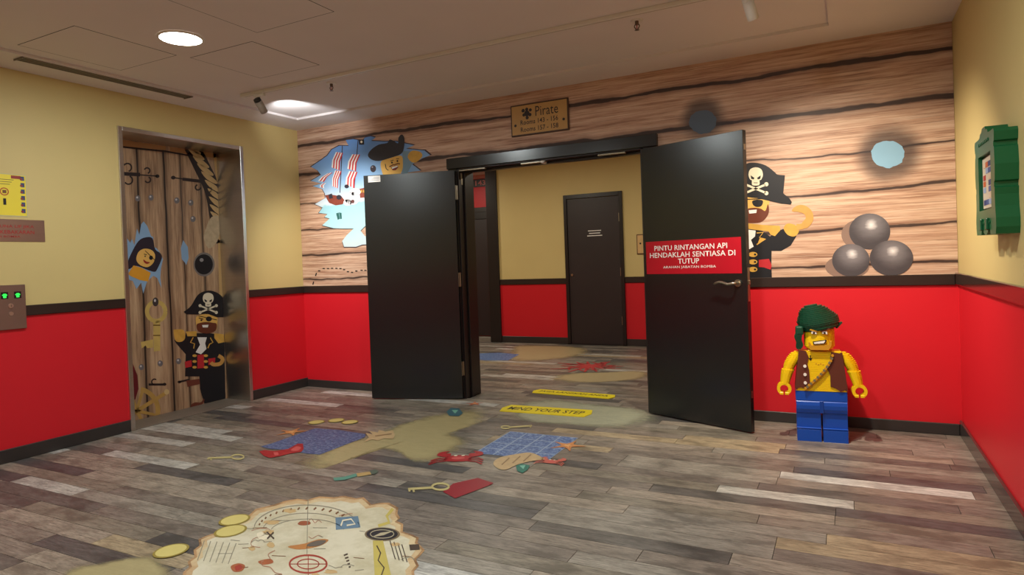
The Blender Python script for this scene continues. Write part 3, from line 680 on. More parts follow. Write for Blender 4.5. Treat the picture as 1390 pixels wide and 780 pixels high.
# ================================================================== LIFT
lift = empty('lift', (0, (LY0+LY1)/2, 0)); tag(lift, 'lift with steel frame and doors printed as old ship planks', 'lift')
lc = Vector(lift.location); FWD = .035
def lp(name, a_, b_, mat, bev=.002): return obj(name, bx(tuple(Vector(a_)-lc), tuple(Vector(b_)-lc), bev, 1), mat, lift)
lp('jamb', (LDX-.03, LY0, 0), (.018, LY0+FWD, LZ), STEEL); lp('jamb', (LDX-.03, LY1-FWD, 0), (.018, LY1, LZ), STEEL)
lp('header', (LDX-.03, LY0+FWD, LZ-FWD), (.018, LY1-FWD, LZ), STEEL)
lp('sill', (LDX-.03, LY0+FWD, 0), (.0, LY1-FWD, .004), M('sill_floor', (120, 108, 96), rough=.5, var=.3, scale=10, stretch=(6, 1, 1)))
seams = [px(193, 380, 0, LDX).y, px(229.5, 380, 0, LDX).y, px(251, 380, 0, LDX).y, px(278, 380, 0, LDX).y, -1.84]
def lift_print():
    a = NT('lift_door_print'); Pp = a.pos(); s = a.sep(Pp); y, z = s[1], s[2]
    g1 = a.noise(Pp, 3.4, 7, (1, 7, .5), .66); g2 = a.noise(Pp, 12, 5, (1, 7, .3), .6, (2, 2, 0)); g4 = a.noise(Pp, 1.2, 3, (1, 1.4, .8), .5, (4, 4, 4))
    f = a.math('ADD', a.math('ADD', a.math('MULTIPLY', g1, .5), a.math('MULTIPLY', g2, .3)), a.math('MULTIPLY', g4, .2))
    out = a.ramp(f, [(.32, lin((84, 64, 50))), (.43, lin((140, 110, 84))), (.52, lin((178, 146, 114))), (.62, lin((196, 168, 134))), (.75, lin((214, 190, 158)))])
    wv = a.noise(Pp, 2.5, 2, (1, 1, 1), .5)
    yy = a.math('ADD', y, a.math('MULTIPLY', a.math('SUBTRACT', wv, .5), .03))
    for sy, w_ in zip(seams, (.013, .013, .006, .006, .01)):
        d = a.math('ABSOLUTE', a.math('SUBTRACT', yy, sy))
        out = a.mix(a.math('MULTIPLY', a.math('SUBTRACT', 1, a.smooth(d, w_, w_*5)), .5), out, lin((70, 48, 34)))
        out = a.mix(a.math('MULTIPLY', a.math('SUBTRACT', 1, a.smooth(d, w_*.4, w_)), .92), out, lin((30, 22, 24)))
    a.l(out, a.b.inputs['Base Color']); a.b.inputs['Roughness'].default_value = .38; return a.m
LPM = lift_print(); CS = seams[1]
lp('door_panel', (LDX-.03, LY0+.02, .004), (LDX, CS-.001, LZ-.02), LPM, 0); lp('door_panel', (LDX-.03, CS+.001, .004), (LDX, LY1-.02, LZ-.02), LPM, 0)
def LD(name, parent, polys, mat, layer): return decal(name, 'D', polys, mat, layer, parent)
def lpart(name): return empty(name, (0, 0, 0), 0, lift)
lz0 = Vector(lift.location)
def lpart(name):
    return empty(name, -lz0, 0, lift)
k5 = zoomed(150, 165, 6.95)
beam = lpart('printed_beam')
LD('beam', beam, [k5([(0, 165), (120, 172), (520, 225), (520, 270), (130, 232), (0, 220)]), k5([(560, 232), (960, 285), (1050, 300), (1050, 345), (960, 340), (560, 280)])], P('beam_tan', (168, 124, 78), var=.2), 1)
LD('beam_shadow', beam, k5([(0, 220), (130, 232), (520, 272), (740, 312), (740, 326), (520, 288), (130, 248), (0, 234)]), P('beam_dark', (38, 28, 28)), 1)
rope = lpart('printed_rope'); ROPE = P('rope_tan', (196, 166, 118), var=.2, scale=12); RDK = P('rope_dark', (44, 34, 34))
def bez(pts, n=6): return spline(pts, n, False)
LD('rope_gap', rope, k5(stroke(bez([(760, 215), (860, 420), (960, 640), (1010, 900), (1030, 1150)]), 150)), RDK, 1)
rp_ = bez([(770, 240), (850, 370), (930, 520), (990, 680), (1010, 830), (1020, 960), (1030, 1080)], 2)
LD('rope_strand', rope, [k5(spline([(q[0]-75, q[1]-52), (q[0]+10, q[1]-12), (q[0]+80, q[1]+52), (q[0]+58, q[1]+66), (q[0]-25, q[1]+20)], 3)) for q in rp_], ROPE, 2)
k6 = zoomed(160, 290, 6)
LD('rope_fray', rope, k6(spline([(760, 30), (820, 20), (840, 120), (800, 240), (740, 280), (700, 200), (720, 110)])), P('fray', (186, 168, 138), var=.3, scale=25), 3)
LD('post', rope, [k5([(965, 240), (1020, 246), (1040, 560), (1000, 560)]), k6([(815, 190), (850, 190), (858, 690), (826, 690)])], P('post_tan', (190, 158, 104), var=.15), 1)
iron = lpart('printed_hinges'); IRN = P('iron', (44, 34, 34), var=.2)
LD('hinge_strap', iron, [k5(stroke([(60, 488), (280, 500)], 34)), k5(stroke([(280, 502), (440, 514)], 12)), k5(ell(442, 514, 20, 17, 14)), k5(ell(592, 528, 22, 18, 14)), k5(stroke([(592, 528), (680, 540)], 12)), k5(stroke([(680, 542), (850, 562)], 30))], IRN, 2)
arc = lambda cx, cy, r, a0, a1: k5(stroke(ell(cx, cy, r, r, 14, a0, a1), 14))
LD('hinge_scroll', iron, [arc(160, 432, 38, -2.6, 1.3), arc(170, 552, 38, -1.3, 2.6), arc(345, 462, 26, -2.8, 1.3), arc(352, 548, 26, -1.3, 2.8), arc(825, 620, 24, 0, 4.5), arc(930, 640, 24, -1, 3.5)], IRN, 2)
k7 = zoomed(170, 380, 4.333); k8 = zoomed(150, 500, 6.95)
LD('hinge_strap', iron, [k8(stroke([(360, 150), (500, 150)], 20)), k8(ell(510, 148, 18, 14, 12)), k8(stroke([(650, 125), (740, 105)], 18)), k8(ell(650, 126, 18, 13, 12)), k8(stroke(ell(415, 125, 26, 26, 12, 1.5, 5.4), 12))], IRN, 2)
bolts = lpart('printed_bolts')
for u, v in ((187, 269), (205, 268), (240, 272), (259, 275), (192, 498), (217.5, 493), (242.5, 490), (262, 297)):
    LD('bolt', bolts, ell(u, v, 3.6, 4.2, 16), P('bolt_steel', (112, 108, 110), var=.2), 2); LD('bolt_glint', bolts, ell(u-.8, v-1.2, 1.3, 1.4, 10), P('bolt_glint', (196, 194, 198)), 3)
pk = lpart('pirate_in_torn_hole')
LD('torn_hole', pk, k6([(68, 190), (100, 236), (115, 205), (135, 255), (155, 120), (175, 170), (190, 85), (210, 62), (240, 100), (270, 180), (288, 190), (292, 270), (315, 280), (340, 310), (368, 370), (352, 440), (345, 520), (356, 605), (320, 522), (290, 505), (260, 530), (235, 560), (206, 650), (190, 560), (152, 612), (120, 545), (95, 540), (78, 490), (72, 300)]), SKY, 2)
LD('hair', pk, k6(spline([(76, 410), (110, 320), (168, 222), (226, 192), (282, 200), (304, 288), (345, 320), (358, 362), (322, 448), (300, 472), (250, 460), (150, 424), (90, 450)])), P('dark_hair', (40, 32, 44)), 3)
LD('face', pk, k6(spline([(150, 372), (168, 312), (216, 284), (276, 296), (304, 340), (288, 400), (240, 434), (180, 416)])), SKIN, 4)
LD('eye_patch', pk, [k6(ell(270, 358, 16, 18, 14)), k6(stroke([(222, 300), (304, 380)], 5))], INK, 5)
LD('features', pk, [k6(stroke([(212, 328), (236, 334)], 6)), k6(ell(222, 346, 6, 6, 10))], INK, 5); LD('mouth', pk, k6(spline([(208, 372), (232, 388), (262, 396), (236, 408), (214, 394)])), P('lips', (150, 40, 30)), 5)
LD('blouse', pk, k6([(84, 486), (128, 420), (196, 440), (268, 480), (246, 552), (180, 540), (100, 505)]), P('orange_blouse', (214, 152, 44)), 4)
LD('torn_hole', pk, k6([(532, 215), (570, 270), (577, 360), (556, 418), (548, 400), (520, 368), (513, 280)]), SKY, 2)
cb = lpart('printed_cannonball')
LD('rim', cb, k6(ell(702, 412, 86, 98, 30)), P('ball_rim', (122, 116, 112), var=.25), 2); LD('ball', cb, k6(ell(700, 412, 74, 82, 30)), INK, 3); LD('glint', cb, k6(ell(682, 376, 16, 15, 16)), P('ball_glint', (150, 148, 150)), 4)
ky = lpart('printed_key'); KG = P('key_gold', (196, 170, 96), var=.2, scale=14)
LD('key_ring', ky, k7(stroke(ell(182, 184, 54, 56, 30, 0, 2*PI*.999), 24)), KG, 2); LD('key_shaft', ky, k7([(164, 236), (206, 236), (206, 415), (168, 420)]), KG, 2)
LD('key_bit', ky, [k7([(92, 364), (164, 348), (164, 396), (130, 400), (120, 384), (96, 402)])], KG, 2); LD('key_nail', ky, k7(ell(178, 128, 18, 26, 18)), P('nail', (60, 54, 54)), 3); LD('nail_glint', ky, k7(ell(175, 120, 6, 9, 10)), P('bolt_glint', (196, 194, 198)), 4)
LD('key_band', ky, [k7([(164, 262), (206, 262), (206, 268), (164, 268)]), k7([(164, 322), (206, 322), (206, 328), (164, 328)])], P('key_dark', (110, 84, 40)), 3)
whl = lpart('printed_wheel'); WG = P('wheel_gold', (182, 146, 78), var=.2, scale=12)
LD('cloth', whl, k7([(18, 400), (40, 480), (72, 560), (78, 640), (60, 700), (20, 720)]), P('dark_red_cloth', (100, 26, 32)), 2)
LD('wheel_rim', whl, k8(stroke(ell(240, 395, 208, 205, 26, -1.35, .42), 44)), WG, 3)
LD('spoke', whl, [k8(stroke([(200, 430), (400, 305), (545, 215)], [38, 34, 34])), k8(stroke([(195, 255), (250, 400), (290, 500)], [26, 40, 30])), k8(stroke([(250, 400), (420, 440)], 34)), k8(stroke([(250, 390), (305, 200)], 28))], WG, 4)
LD('handle_tip', whl, [k8(ell(530, 220, 24, 26, 14)), k8(ell(208, 275, 16, 22, 12)), k8(ell(288, 492, 20, 16, 12))], P('tip_gold', (206, 180, 126)), 5)
lcp = lpart('printed_captain')
LD('coat', lcp, k7([(288, 352), (300, 372), (356, 436), (352, 566), (436, 566), (440, 640), (466, 738), (560, 720), (590, 700), (586, 520), (594, 400), (584, 326), (500, 312), (356, 312), (348, 350)]), INK, 3)
LD('hand', lcp, k7(spline([(284, 300), (296, 290), (344, 294), (352, 340), (330, 362), (296, 356)])), GOLD, 4)
LD('face', lcp, k7(spline([(420, 214), (470, 200), (536, 208), (542, 250), (532, 296), (480, 312), (430, 298), (416, 250)])), SKIN, 4)
LD('beard', lcp, k7(spline([(420, 262), (446, 250), (480, 246), (512, 250), (538, 258), (530, 298), (480, 314), (430, 300)])), BEARD, 5); LD('teeth', lcp, k7([(452, 264), (490, 262), (486, 278), (456, 278)]), WHT, 6)
LD('eye_patch', lcp, [k7(ell(492, 228, 18, 15, 14)), k7(stroke([(430, 210), (540, 234)], 4)), k7(ell(448, 236, 6, 5, 8)), k7(stroke([(432, 222), (460, 230)], 5))], INK, 6)
LD('hat', lcp, k7(spline([(344, 186), (386, 152), (430, 84), (490, 61), (545, 76), (584, 112)], 4, False)+[(590, 216), (540, 218), (480, 196), (420, 202), (360, 200)]), INK, 7)
skull(lcp, k7, 'D', 8, 488, 116, .95)
LD('epaulette', lcp, [k7([(356, 302), (420, 300), (420, 330), (366, 330)]), k7([(524, 312), (580, 318), (586, 364), (548, 372), (524, 340)])], GOLD, 4)
LD('cravat', lcp, k7([(424, 336), (480, 336), (470, 372), (478, 404), (446, 436), (414, 424), (440, 380)]), WHT, 5); LD('lapel', lcp, [k7(stroke([(400, 336), (384, 366), (408, 374), (402, 402)], 6)), k7(stroke([(500, 338), (516, 366), (496, 376), (486, 400)], 6))], GOLD, 5)
LD('waistcoat', lcp, k7([(424, 440), (462, 436), (466, 516), (424, 520)]), REDP, 4); LD('sash', lcp, [k7([(350, 480), (390, 470), (392, 508), (354, 516)]), k7([(488, 462), (530, 456), (528, 486), (490, 500)])], REDP, 4)
LD('button', lcp, [k7(ell(x_, y_, 13, 8, 12)) for x_ in (408, 474) for y_ in (444, 478, 512)], GOLD, 5)
LD('hook', lcp, k7(stroke(spline([(548, 444), (572, 462), (560, 490), (520, 496), (504, 484)], 4, False), 22)), P('hook_gold', (198, 148, 78)), 5)
LD('boot', lcp, [k7([(360, 590), (436, 580), (440, 610), (366, 628)]), k8(spline([(762, 340), (800, 318), (850, 318), (880, 284), (886, 300), (860, 340), (770, 378)]))], P('boot_brown', (110, 56, 42)), 4)

# ================================================================== THINGS ON THE LEFT WALL
def wall_thing(name, label, cat, y, z): return tag(empty(name, (0, y, z)), label, cat)
NY = (0, 1, 0)          # reading direction on the left wall
nr, nb, ntp = -2.632, 1.717, 2.003
t = wall_thing('lift_notice', 'yellow laminated lift notice with a tiny pirate border above the steel plate', 'notice', nr, nb)
obj('sheet', bx((0, -.36, 0), (.003, 0, ntp-nb)), M('notice_yellow', (236, 214, 60), var=.06), t)
obj('cover', bx((.0005, -.365, -.006), (.0025, .006, ntp-nb+.006)), M('clear_sleeve', (200, 194, 150), rough=.25), t)
for k in range(6):
    z = .02+.046*k; e = obj('border_figure', bx((.003, -.032, z), (.0036, -.008, z+.03)), M('border_blue', (60, 70, 110), var=.5, scale=60), t)
    obj('border_dot', bx((.0036, -.036, z+.004), (.0042, -.02, z+.016)), M('border_red', (150, 50, 44)), e)
obj('border_figure', bx((.003, -.09, ntp-nb-.026), (.0036, -.03, ntp-nb-.004)), M('border_red', (150, 50, 44)), t)
bm = bmesh.new(); n = 24
r1 = [[bm.verts.new((.0036, -.135+r*math.cos(2*PI*k/n), .165+r*math.sin(2*PI*k/n))) for k in range(n)] for r in (.021, .028)]
for k in range(n): bm.faces.new((r1[0][k], r1[0][(k+1) % n], r1[1][(k+1) % n], r1[1][k]))
obj('prohibition_ring', bm, M('notice_red', (176, 70, 30)), t); obj('pictogram', bx((.003, -.146, .154), (.0037, -.122, .176)), M('notice_brown', (110, 70, 30)), t)
text('lettering', '1', (.0037, -.135, .095), NY, Z_, .018, .045, INK, t, .01)
for k, s_ in enumerate(('Lift capacity and', 'safety notes for', 'guests in the lift')): obj('print_line', bx((.003, -.26, .248-.016*k), (.0036, -.075-.012*k, .252-.016*k)), M('notice_ink', (110, 100, 50)), t)
t = wall_thing('steel_plate', 'brushed steel plate with red engraved lettering on the wall beside the lift', 'plate', -2.521, 1.533)
obj('plate', bx((0, -.52, 0), (.004, 0, .157), .001, 1), M('plate_steel', (168, 140, 128), rough=.34, metal=.85, var=.15, scale=3, stretch=(1, 1, 40)), t)
RL = M('engraved_red', (172, 34, 34))
text('lettering', 'JANGAN GUNA LIF JIKA', (.0046, -.27, .105), NY, Z_, .40, .026, RL, t, .01); text('lettering', 'BERLAKU KEBAKARAN', (.0046, -.26, .068), NY, Z_, .38, .026, RL, t, .01)
text('lettering', 'ARAHAN BOMBA', (.0046, -.28, .036), NY, Z_, .24, .014, RL, t, .01)
t = wall_thing('call_panel', 'steel lift call panel with two green floor displays and a key switch', 'call panel', -2.672, .92)
obj('plate', bx((0, -.34, 0), (.018, 0, .31), .002, 1), M('panel_steel', (150, 132, 124), rough=.36, metal=.85, var=.15), t)
GL = M('green_display', (30, 190, 60), emit=1.6, emit_col=(40, 230, 70))
for y in (-.05, -.13, -.21):
    e = obj('display', bx((.018, y-.022, .215), (.0195, y+.022, .262)), BLACKP, t)
    obj('arrow', bx((.0195, y-.009, .222), (.0202, y+.009, .250)), GL, e); obj('arrow_tip', bx((.0195, y-.015, .238), (.0202, y+.015, .244)), GL, e)
def yz_disc(name, y, z, r, x0, x1, mat, parent):
    bm = bmesh.new(); cyl(bm, (0, 0), r, 0, x1-x0, 20); bm.transform(Matrix.Translation((x0, y, z)) @ Matrix.Rotation(PI/2, 4, 'Y')); return obj(name, bm, mat, parent)
e = yz_disc('key_switch', -.095, .165, .016, .018, .023, STEEL, t); obj('keyhole', bx((.023, -.0965, .158), (.0236, -.0935, .172)), BLACKP, e)
yz_disc('button', -.095, .11, .014, .018, .022, STEEL, t); yz_disc('button', -.22, .13, .026, .018, .024, STEEL, t)

# ================================================================== PICTURE FRAME ON THE RIGHT WALL
GRN = M('green_brick_plastic', (10, 98, 58), rough=.35, var=.08, spec=.5); GRD = M('dark_green_plastic', (8, 84, 50), rough=.35)
t = tag(empty('picture_frame', (W, -1.51, 1.315)), 'chunky scalloped green brick-built picture frame on the yellow wall', 'picture frame')
FD = .085; FW2 = .235; FH = .475
def scallop(n, a0, a1, base, amp):        # stepped wavy outline
    return [(a0+(a1-a0)*i/n, base+amp*(.5-.5*math.cos(4*PI*i/n))*(1 if i % 2 else .9)) for i in range(n+1)]
def rail(name, pts, x0=-FD, x1=0, mat=GRN):
    bm = bmesh.new(); a_ = [bm.verts.new((x0, p[0], p[1])) for p in pts]; b_ = [bm.verts.new((x1, p[0], p[1])) for p in pts]; n_ = len(pts)
    bm.faces.new(a_); bm.faces.new(b_[::-1])
    for i in range(n_): bm.faces.new((a_[i], b_[i], b_[(i+1) % n_], a_[(i+1) % n_]))
    bmesh.ops.recalc_face_normals(bm, faces=bm.faces); bmesh.ops.triangulate(bm, faces=[f for f in bm.faces if len(f.verts) > 4]); return obj(name, bm, mat, t)
def side(s_):
    inner = s_*.145; o_ = [(s_*(FW2-d), z) for z, d in ((0, .012), (.03, 0), (.07, 0), (.12, .012), (.17, .016), (.20, .012), (.205, .022), (.225, .022), (.23, .008), (.3, 0), (.35, .006), (.375, .01), (.38, .02), (.398, .02), (.403, .008), (.44, .002), (.455, .012))]
    return rail('side_rail', o_+[(inner, .455), (inner, 0)])
side(-1); side(1)
rail('top_rail', [(-.145, .37), (.145, .37), (.145, .455), (.10, .458), (.085, .475), (.05, .478), (.035, .494), (-.035, .494), (-.05, .478), (-.085, .475), (-.10, .458), (-.145, .455)])
rail('bottom_rail', [(-.145, .115), (.145, .115), (.145, .0), (.11, .0), (.095, .03), (.07, .035), (.05, .012), (.02, .0), (-.02, .0), (-.05, .012), (-.07, .035), (-.095, .03), (-.11, .0), (-.145, .0)])
obj('backing', bx((-.066, -.145, .115), (-.002, .145, .37)), BLACKP, t)
pc = obj('picture', bx((-.070, -.135, .125), (-.066, .135, .36)), M('picture_paper', (214, 200, 180), var=.1), t)
cols = [(150, 170, 205), (60, 90, 150), (40, 60, 120), (205, 96, 50), (220, 196, 170), (176, 40, 50), (70, 90, 150)]
k = 0
for r in range(7):
    for q in range(4):
        if rnd.random() < .75:
            obj('picture_block', bx((-.0715, -.12+.06*q, .14+.029*r), (-.070, -.065+.06*q, .164+.029*r)), M('pic_%d' % (k % 7), cols[(k*3+r) % 7 if False else k % 7]), pc); k += 1
for q in range(-3, 4):      # studs on the front of the rails
    for z in (.055, .425):
        bm = bmesh.new(); cyl(bm, (0, 0), .0075, 0, .004, 12); bm.transform(Matrix.Translation((-FD, q*.036, z)) @ Matrix.Rotation(-PI/2, 4, 'Y')); obj('stud', bm, GRN, t)
# little brick feet under the frame
for y in (-.07, .07): obj('stepped_bracket', bx((-FD-.012, y-.02, .02), (-FD+.01, y+.02, .075), .004, 1), GRD, t)

# ================================================================== BRICK-BUILT TOY STATUE
stt = tag(empty('toy_pirate_statue', (5.03, -.385, 0), math.radians(5)), 'brick-built toy pirate statue with green headscarf, brown vest and blue trousers', 'statue')
TY_ = M('yellow_brick', (236, 196, 18), rough=.35, var=.06); TB = M('blue_brick', (18, 74, 172), rough=.3, var=.06); TBD = M('dark_blue_brick', (16, 62, 150), rough=.3)
TG = M('dark_green_brick', (14, 68, 47), rough=.4, var=.15, scale=40); TV = M('brown_brick', (92, 46, 34), rough=.4, var=.1); TW = M('white_brick', (235, 230, 220), rough=.3); TK = M('black_brick', (24, 20, 20), rough=.4)
TS = M('tan_shade_brick', (196, 140, 34), rough=.4); TGR = M('grey_brick', (120, 110, 84), rough=.4)
def sp(name, bm, mat, parent=stt): return obj(name, bm, mat, parent)
def sbox(bm, a_, b_): box(bm, a_, b_)
# legs: thigh, knee step, shin and foot, in one stepped block each
for s_ in (-1, 1):
    bm = bmesh.new(); x0, x1 = (-.153, -.006) if s_ < 0 else (.006, .153)
    prof = [(-.075, 0), (-.075, .078), (-.064, .088), (-.055, .09), (-.055, .15), (-.06, .19), (-.066, .195), (-.072, .215), (-.074, .24), (-.07, .262), (-.06, .272), (.07, .272), (.07, 0)]
    a_ = [bm.verts.new((x0, p[0], p[1])) for p in prof]; b_ = [bm.verts.new((x1, p[0], p[1])) for p in prof]; n = len(prof)
    bm.faces.new(a_); bm.faces.new(b_[::-1])
    for i in range(n): bm.faces.new((a_[i], b_[i], b_[(i+1) % n], a_[(i+1) % n]))
    bmesh.ops.recalc_face_normals(bm, faces=bm.faces); bmesh.ops.triangulate(bm, faces=[f for f in bm.faces if len(f.verts) > 4])
    lg = sp('leg', bm, TB)
    for z in (.086, .192): sp('brick_seam', bx((x0-.0008, -.0765 if z < .1 else -.0675, z-.0012), (x1+.0008, .071, z+.0012)), TBD, lg)
sp('hips', bx((-.156, -.066, .268), (.156, .07, .336), .004, 1), TB); sp('hip_gap', bx((-.012, -.0775, .19), (.012, -.055, .272), .002, 1), TBD)
# torso: stack of plates narrowing to the shoulders
NP = 22
bm = bmesh.new()
for i in range(NP):
    z0 = .336+.264*i/NP; t_ = i/(NP-1); w_ = .152-.026*t_; box(bm, (-w_, -.068, z0), (w_, .068, z0+.264/NP-.0008))
sp('torso', bm, TY_)
def fplate(name, pts, mat, y0=-.075, y1=-.066, parent=stt):
    bm = bmesh.new(); prism(bm, pts, y0, y1, 0, 'xz'); bmesh.ops.triangulate(bm, faces=[f for f in bm.faces if len(f.verts) > 4]); return sp(name, bm, mat, parent)
K = lambda pts: [((a_-300)*.00125, (705-b_)*.00139) for a_, b_ in pts]
vl = fplate('vest', K([(196, 268), (232, 272), (244, 300), (236, 330), (244, 362), (248, 440), (228, 456), (204, 446), (178, 452), (186, 360)]), TV)
vr = fplate('vest', K([(352, 274), (404, 282), (414, 360), (424, 446), (392, 462), (370, 446), (345, 438), (345, 384), (326, 344), (346, 314)]), TV)
for s_ in (-1, 1):
    bm = bmesh.new()
    for i in range(NP):
        z0 = .345+.25*i/NP; w_ = .1535-.026*i/(NP-1); xa, xb = sorted((s_*(w_-.01), s_*(w_+.004))); box(bm, (xa, -.074, z0), (xb, .074, z0+.25/NP-.0008))
    sp('vest_side', bm, TV)
for b_ in (344, 384, 424):
    bm = bmesh.new(); cyl(bm, (0, 0), .010, 0, .008, 14); q = K([(224, b_)])[0]; bm.transform(Matrix.Translation((q[0], -.075, q[1])) @ rot); sp('button', bm, TW, vl)
for i in range(19):      # rope strap, link by link
    t_ = i/18; q = K([(358-6*t_-128*t_**1.25, 290+40*t_+120*t_**.8)])[0]
    bm = bmesh.new(); cyl(bm, (0, 0), .0085, 0, .012, 10); bm.transform(Matrix.Translation((q[0], -.074, q[1])) @ rot); sp('strap_link', bm, TGR if i % 2 else TS)
an = fplate('anchor_tattoo', K([(250, 292), (255, 292), (255, 306), (262, 304), (255, 316), (250, 316), (243, 304), (250, 306)]), TK, -.0705, -.066)
sp('collar', bx((-.075, -.06, .598), (.075, .06, .607), .003, 1), TS)
for i in range(4): sp('chest_hair', bx((-.03+.014*i, -.0695, .515-.006*(i % 2)), (-.022+.014*i, -.067, .522-.006*(i % 2))), TS)
# arms: stepped stack of plates from shoulder to wrist, hands as open rings
def ellp(cx, cy, rx, ry, n=14): return [(cx+rx*math.cos(2*PI*k/n), cy+ry*math.sin(2*PI*k/n)) for k in range(n)]
for s_ in (-1, 1):
    bm = bmesh.new(); n = 20
    for i in range(n):
        t_ = i/(n-1); z1_ = .592-.205*t_; cx = s_*(.135+.085*t_**.9+.012*math.sin(PI*t_)); cy = -.01-.035*t_
        r_ = .030+.012*math.sin(PI*min(1, t_*1.5+.12)) if t_ < .55 else .0415-.012*(t_-.55)/.45
        if i == 0: r_ = .024
        prism(bm, ellp(cx, cy, r_, r_*1.1), z1_-.0102, z1_)
    sp('arm', bm, TY_)
    hb = bmesh.new(); cxh, czh = s_*.226, .345; A0, A1 = math.radians(-62), math.radians(242); nn = 22
    ring = []
    for k in range(nn):
        a_ = A0+(A1-A0)*k/(nn-1); row = [hb.verts.new((cxh+r*math.cos(a_), y, czh+r*math.sin(a_))) for r, y in ((.026, -.075), (.045, -.075), (.045, -.02), (.026, -.02))]; ring.append(row)
    for k in range(nn-1):
        for j in range(4): hb.faces.new((ring[k][j], ring[k][(j+1) % 4], ring[k+1][(j+1) % 4], ring[k+1][j]))
    hb.faces.new(ring[0][::-1]); hb.faces.new(ring[-1]); bmesh.ops.recalc_face_normals(hb, faces=hb.faces)
    hd = sp('hand', hb, TY_)
    for a_ in (A0, A1): sp('fingertip', bx((cxh+.0355*math.cos(a_)-.012, -.078, czh+.0355*math.sin(a_)-.01), (cxh+.0355*math.cos(a_)+.012, -.018, czh+.0355*math.sin(a_)+.008), .003, 1), TY_, hd)
# head
bm = bmesh.new(); n = 14
for i in range(n):
    z0 = .607+.165*i/n; t_ = (i+.5)/n; r_ = .094 if .14 < t_ < .86 else .086 if .06 < t_ < .94 else .072
    prism(bm, ellp(.0, 0, r_, r_*.95, 24), z0, z0+.165/n-.0006)
hd = sp('head', bm, TY_)
def fp(name, pts, mat, y0=-.098, y1=-.07): return fplate(name, pts, mat, y0, y1, hd)
fp('jaw_stubble', [(-.06, .614), (.05, .614), (.066, .64), (.07, .672), (.058, .672), (.05, .648), (-.05, .644), (-.062, .664), (-.07, .66)], TS, -.093, -.05)
fp('mouth', [(-.044, .668), (.034, .682), (.04, .676), (.028, .656), (-.04, .650)], TK, -.0965); fp('teeth', [(-.038, .664), (.03, .677), (.03, .671), (.022, .659), (-.034, .654)], TW, -.0985)
for x_, r_ in ((-.034, .0), (.03, .0)):
    fp('eye', [(x_-.017, .722), (x_+.015, .718), (x_+.013, .735), (x_-.014, .738)], TW, -.0955); fp('pupil', [(x_-.007, .722), (x_+.004, .720), (x_+.004, .733), (x_-.007, .733)], TK, -.0975)
fp('eyebrow', [(-.06, .744), (-.012, .732), (-.014, .741), (-.056, .752)], TS, -.0985, -.06); fp('eyebrow', [(.006, .732), (.06, .752), (.056, .76), (.01, .742)], TV, -.0985, -.06)
# headscarf: stepped dark green wrap tilted over the brow, with a knot and a hanging tail
tilt = Matrix.Translation((0, .004, .773)) @ Matrix.Rotation(math.radians(-11), 4, 'Y') @ Matrix.Translation((0, 0, -.76))
bm = bmesh.new(); n = 14
for i in range(n):
    t_ = i/(n-1); z0 = .738+.150*t_; r_ = (.112+.016*math.sin(PI*min(1, t_*1.6)))*math.sqrt(max(.05, 1-(t_*.96)**3.4)); cx = .004-.026*t_**1.5
    prism(bm, ellp(cx, -.004, r_*(1.02+.012*math.sin(4*i)), r_*.93, 24), z0, z0+.150/n-.0004)
bm.transform(tilt); sc = sp('headscarf', bm, TG)
bm = bmesh.new()
for i, r_ in enumerate((.108, .114, .113)): prism(bm, ellp(.006, -.006, r_*1.02, r_*.93, 24), .730+.009*i, .7385+.009*i)
bm.transform(tilt); sp('rolled_band', bm, M('deep_green_brick', (12, 70, 46), rough=.4), sc)
bm = bmesh.new()
for i in range(5): box(bm, (.10+.007*i, -.045+.006*i, .752+.007*i), (.112+.007*i, .04-.006*i, .776+.004*i))
sp('fold', bm, TG, sc)
sp('knot', bx((-.146, -.075, .706), (-.096, -.005, .768), .012, 2), TG, sc)
bm = bmesh.new()
for i in range(12):
    z1_ = .716-.0088*i; w_ = (.024, .026, .026, .024, .022, .021, .021, .022, .024, .024, .022, .016)[i]; cx = -.124-.004*math.sin(i*.6)
    box(bm, (cx-w_, -.072+.002*i, z1_-.0085), (cx+w_*.8, -.018+.002*i, z1_))
sp('tail', bm, TG, sc)

# ================================================================== PRINTS ON THE FLOOR
def fl(name, label, cat, polys, mat, layer=2, group=None):
    if isinstance(polys[0], list):
        c = sum((pj('F', p, 0) for po in polys for p in po), Vector())/sum(len(po) for po in polys)
        e = tag(empty(name, (c.x, c.y, 0)), label, cat, group); return e
    return tag(decal(name, 'F', polys, mat, layer), label, cat, group)
def fp_(name, parent, polys, mat, layer): return decal(name, 'F', polys, mat, layer, parent)
def feather_material(name, c1, c2, soft=.8, speck=0):
    a = NT(name); P_ = a.pos(); at = a.n('ShaderNodeAttribute'); at.attribute_name = 'edge'
    n1 = a.noise(P_, 5, 6, (1, 1.6, 1), .7); n2 = a.noise(P_, 60, 4, (1, 1, 1), .7); n3 = a.noise(P_, 14, 5, (.5, 2.5, 1), .7)
    cc = a.mix(a.math('ADD', a.math('MULTIPLY', n3, .6), a.math('MULTIPLY', n2, .4)), tuple(lin(c1)), tuple(lin(c2)))
    a.l(cc, a.b.inputs['Base Color']); a.b.inputs['Roughness'].default_value = .48
    al = a.smooth(a.math('ADD', at.outputs['Fac'], a.math('MULTIPLY', a.math('SUBTRACT', n1, .5), .9)), .0, soft)
    a.l(a.math('MULTIPLY', al, .92), a.b.inputs['Alpha']); return a.m
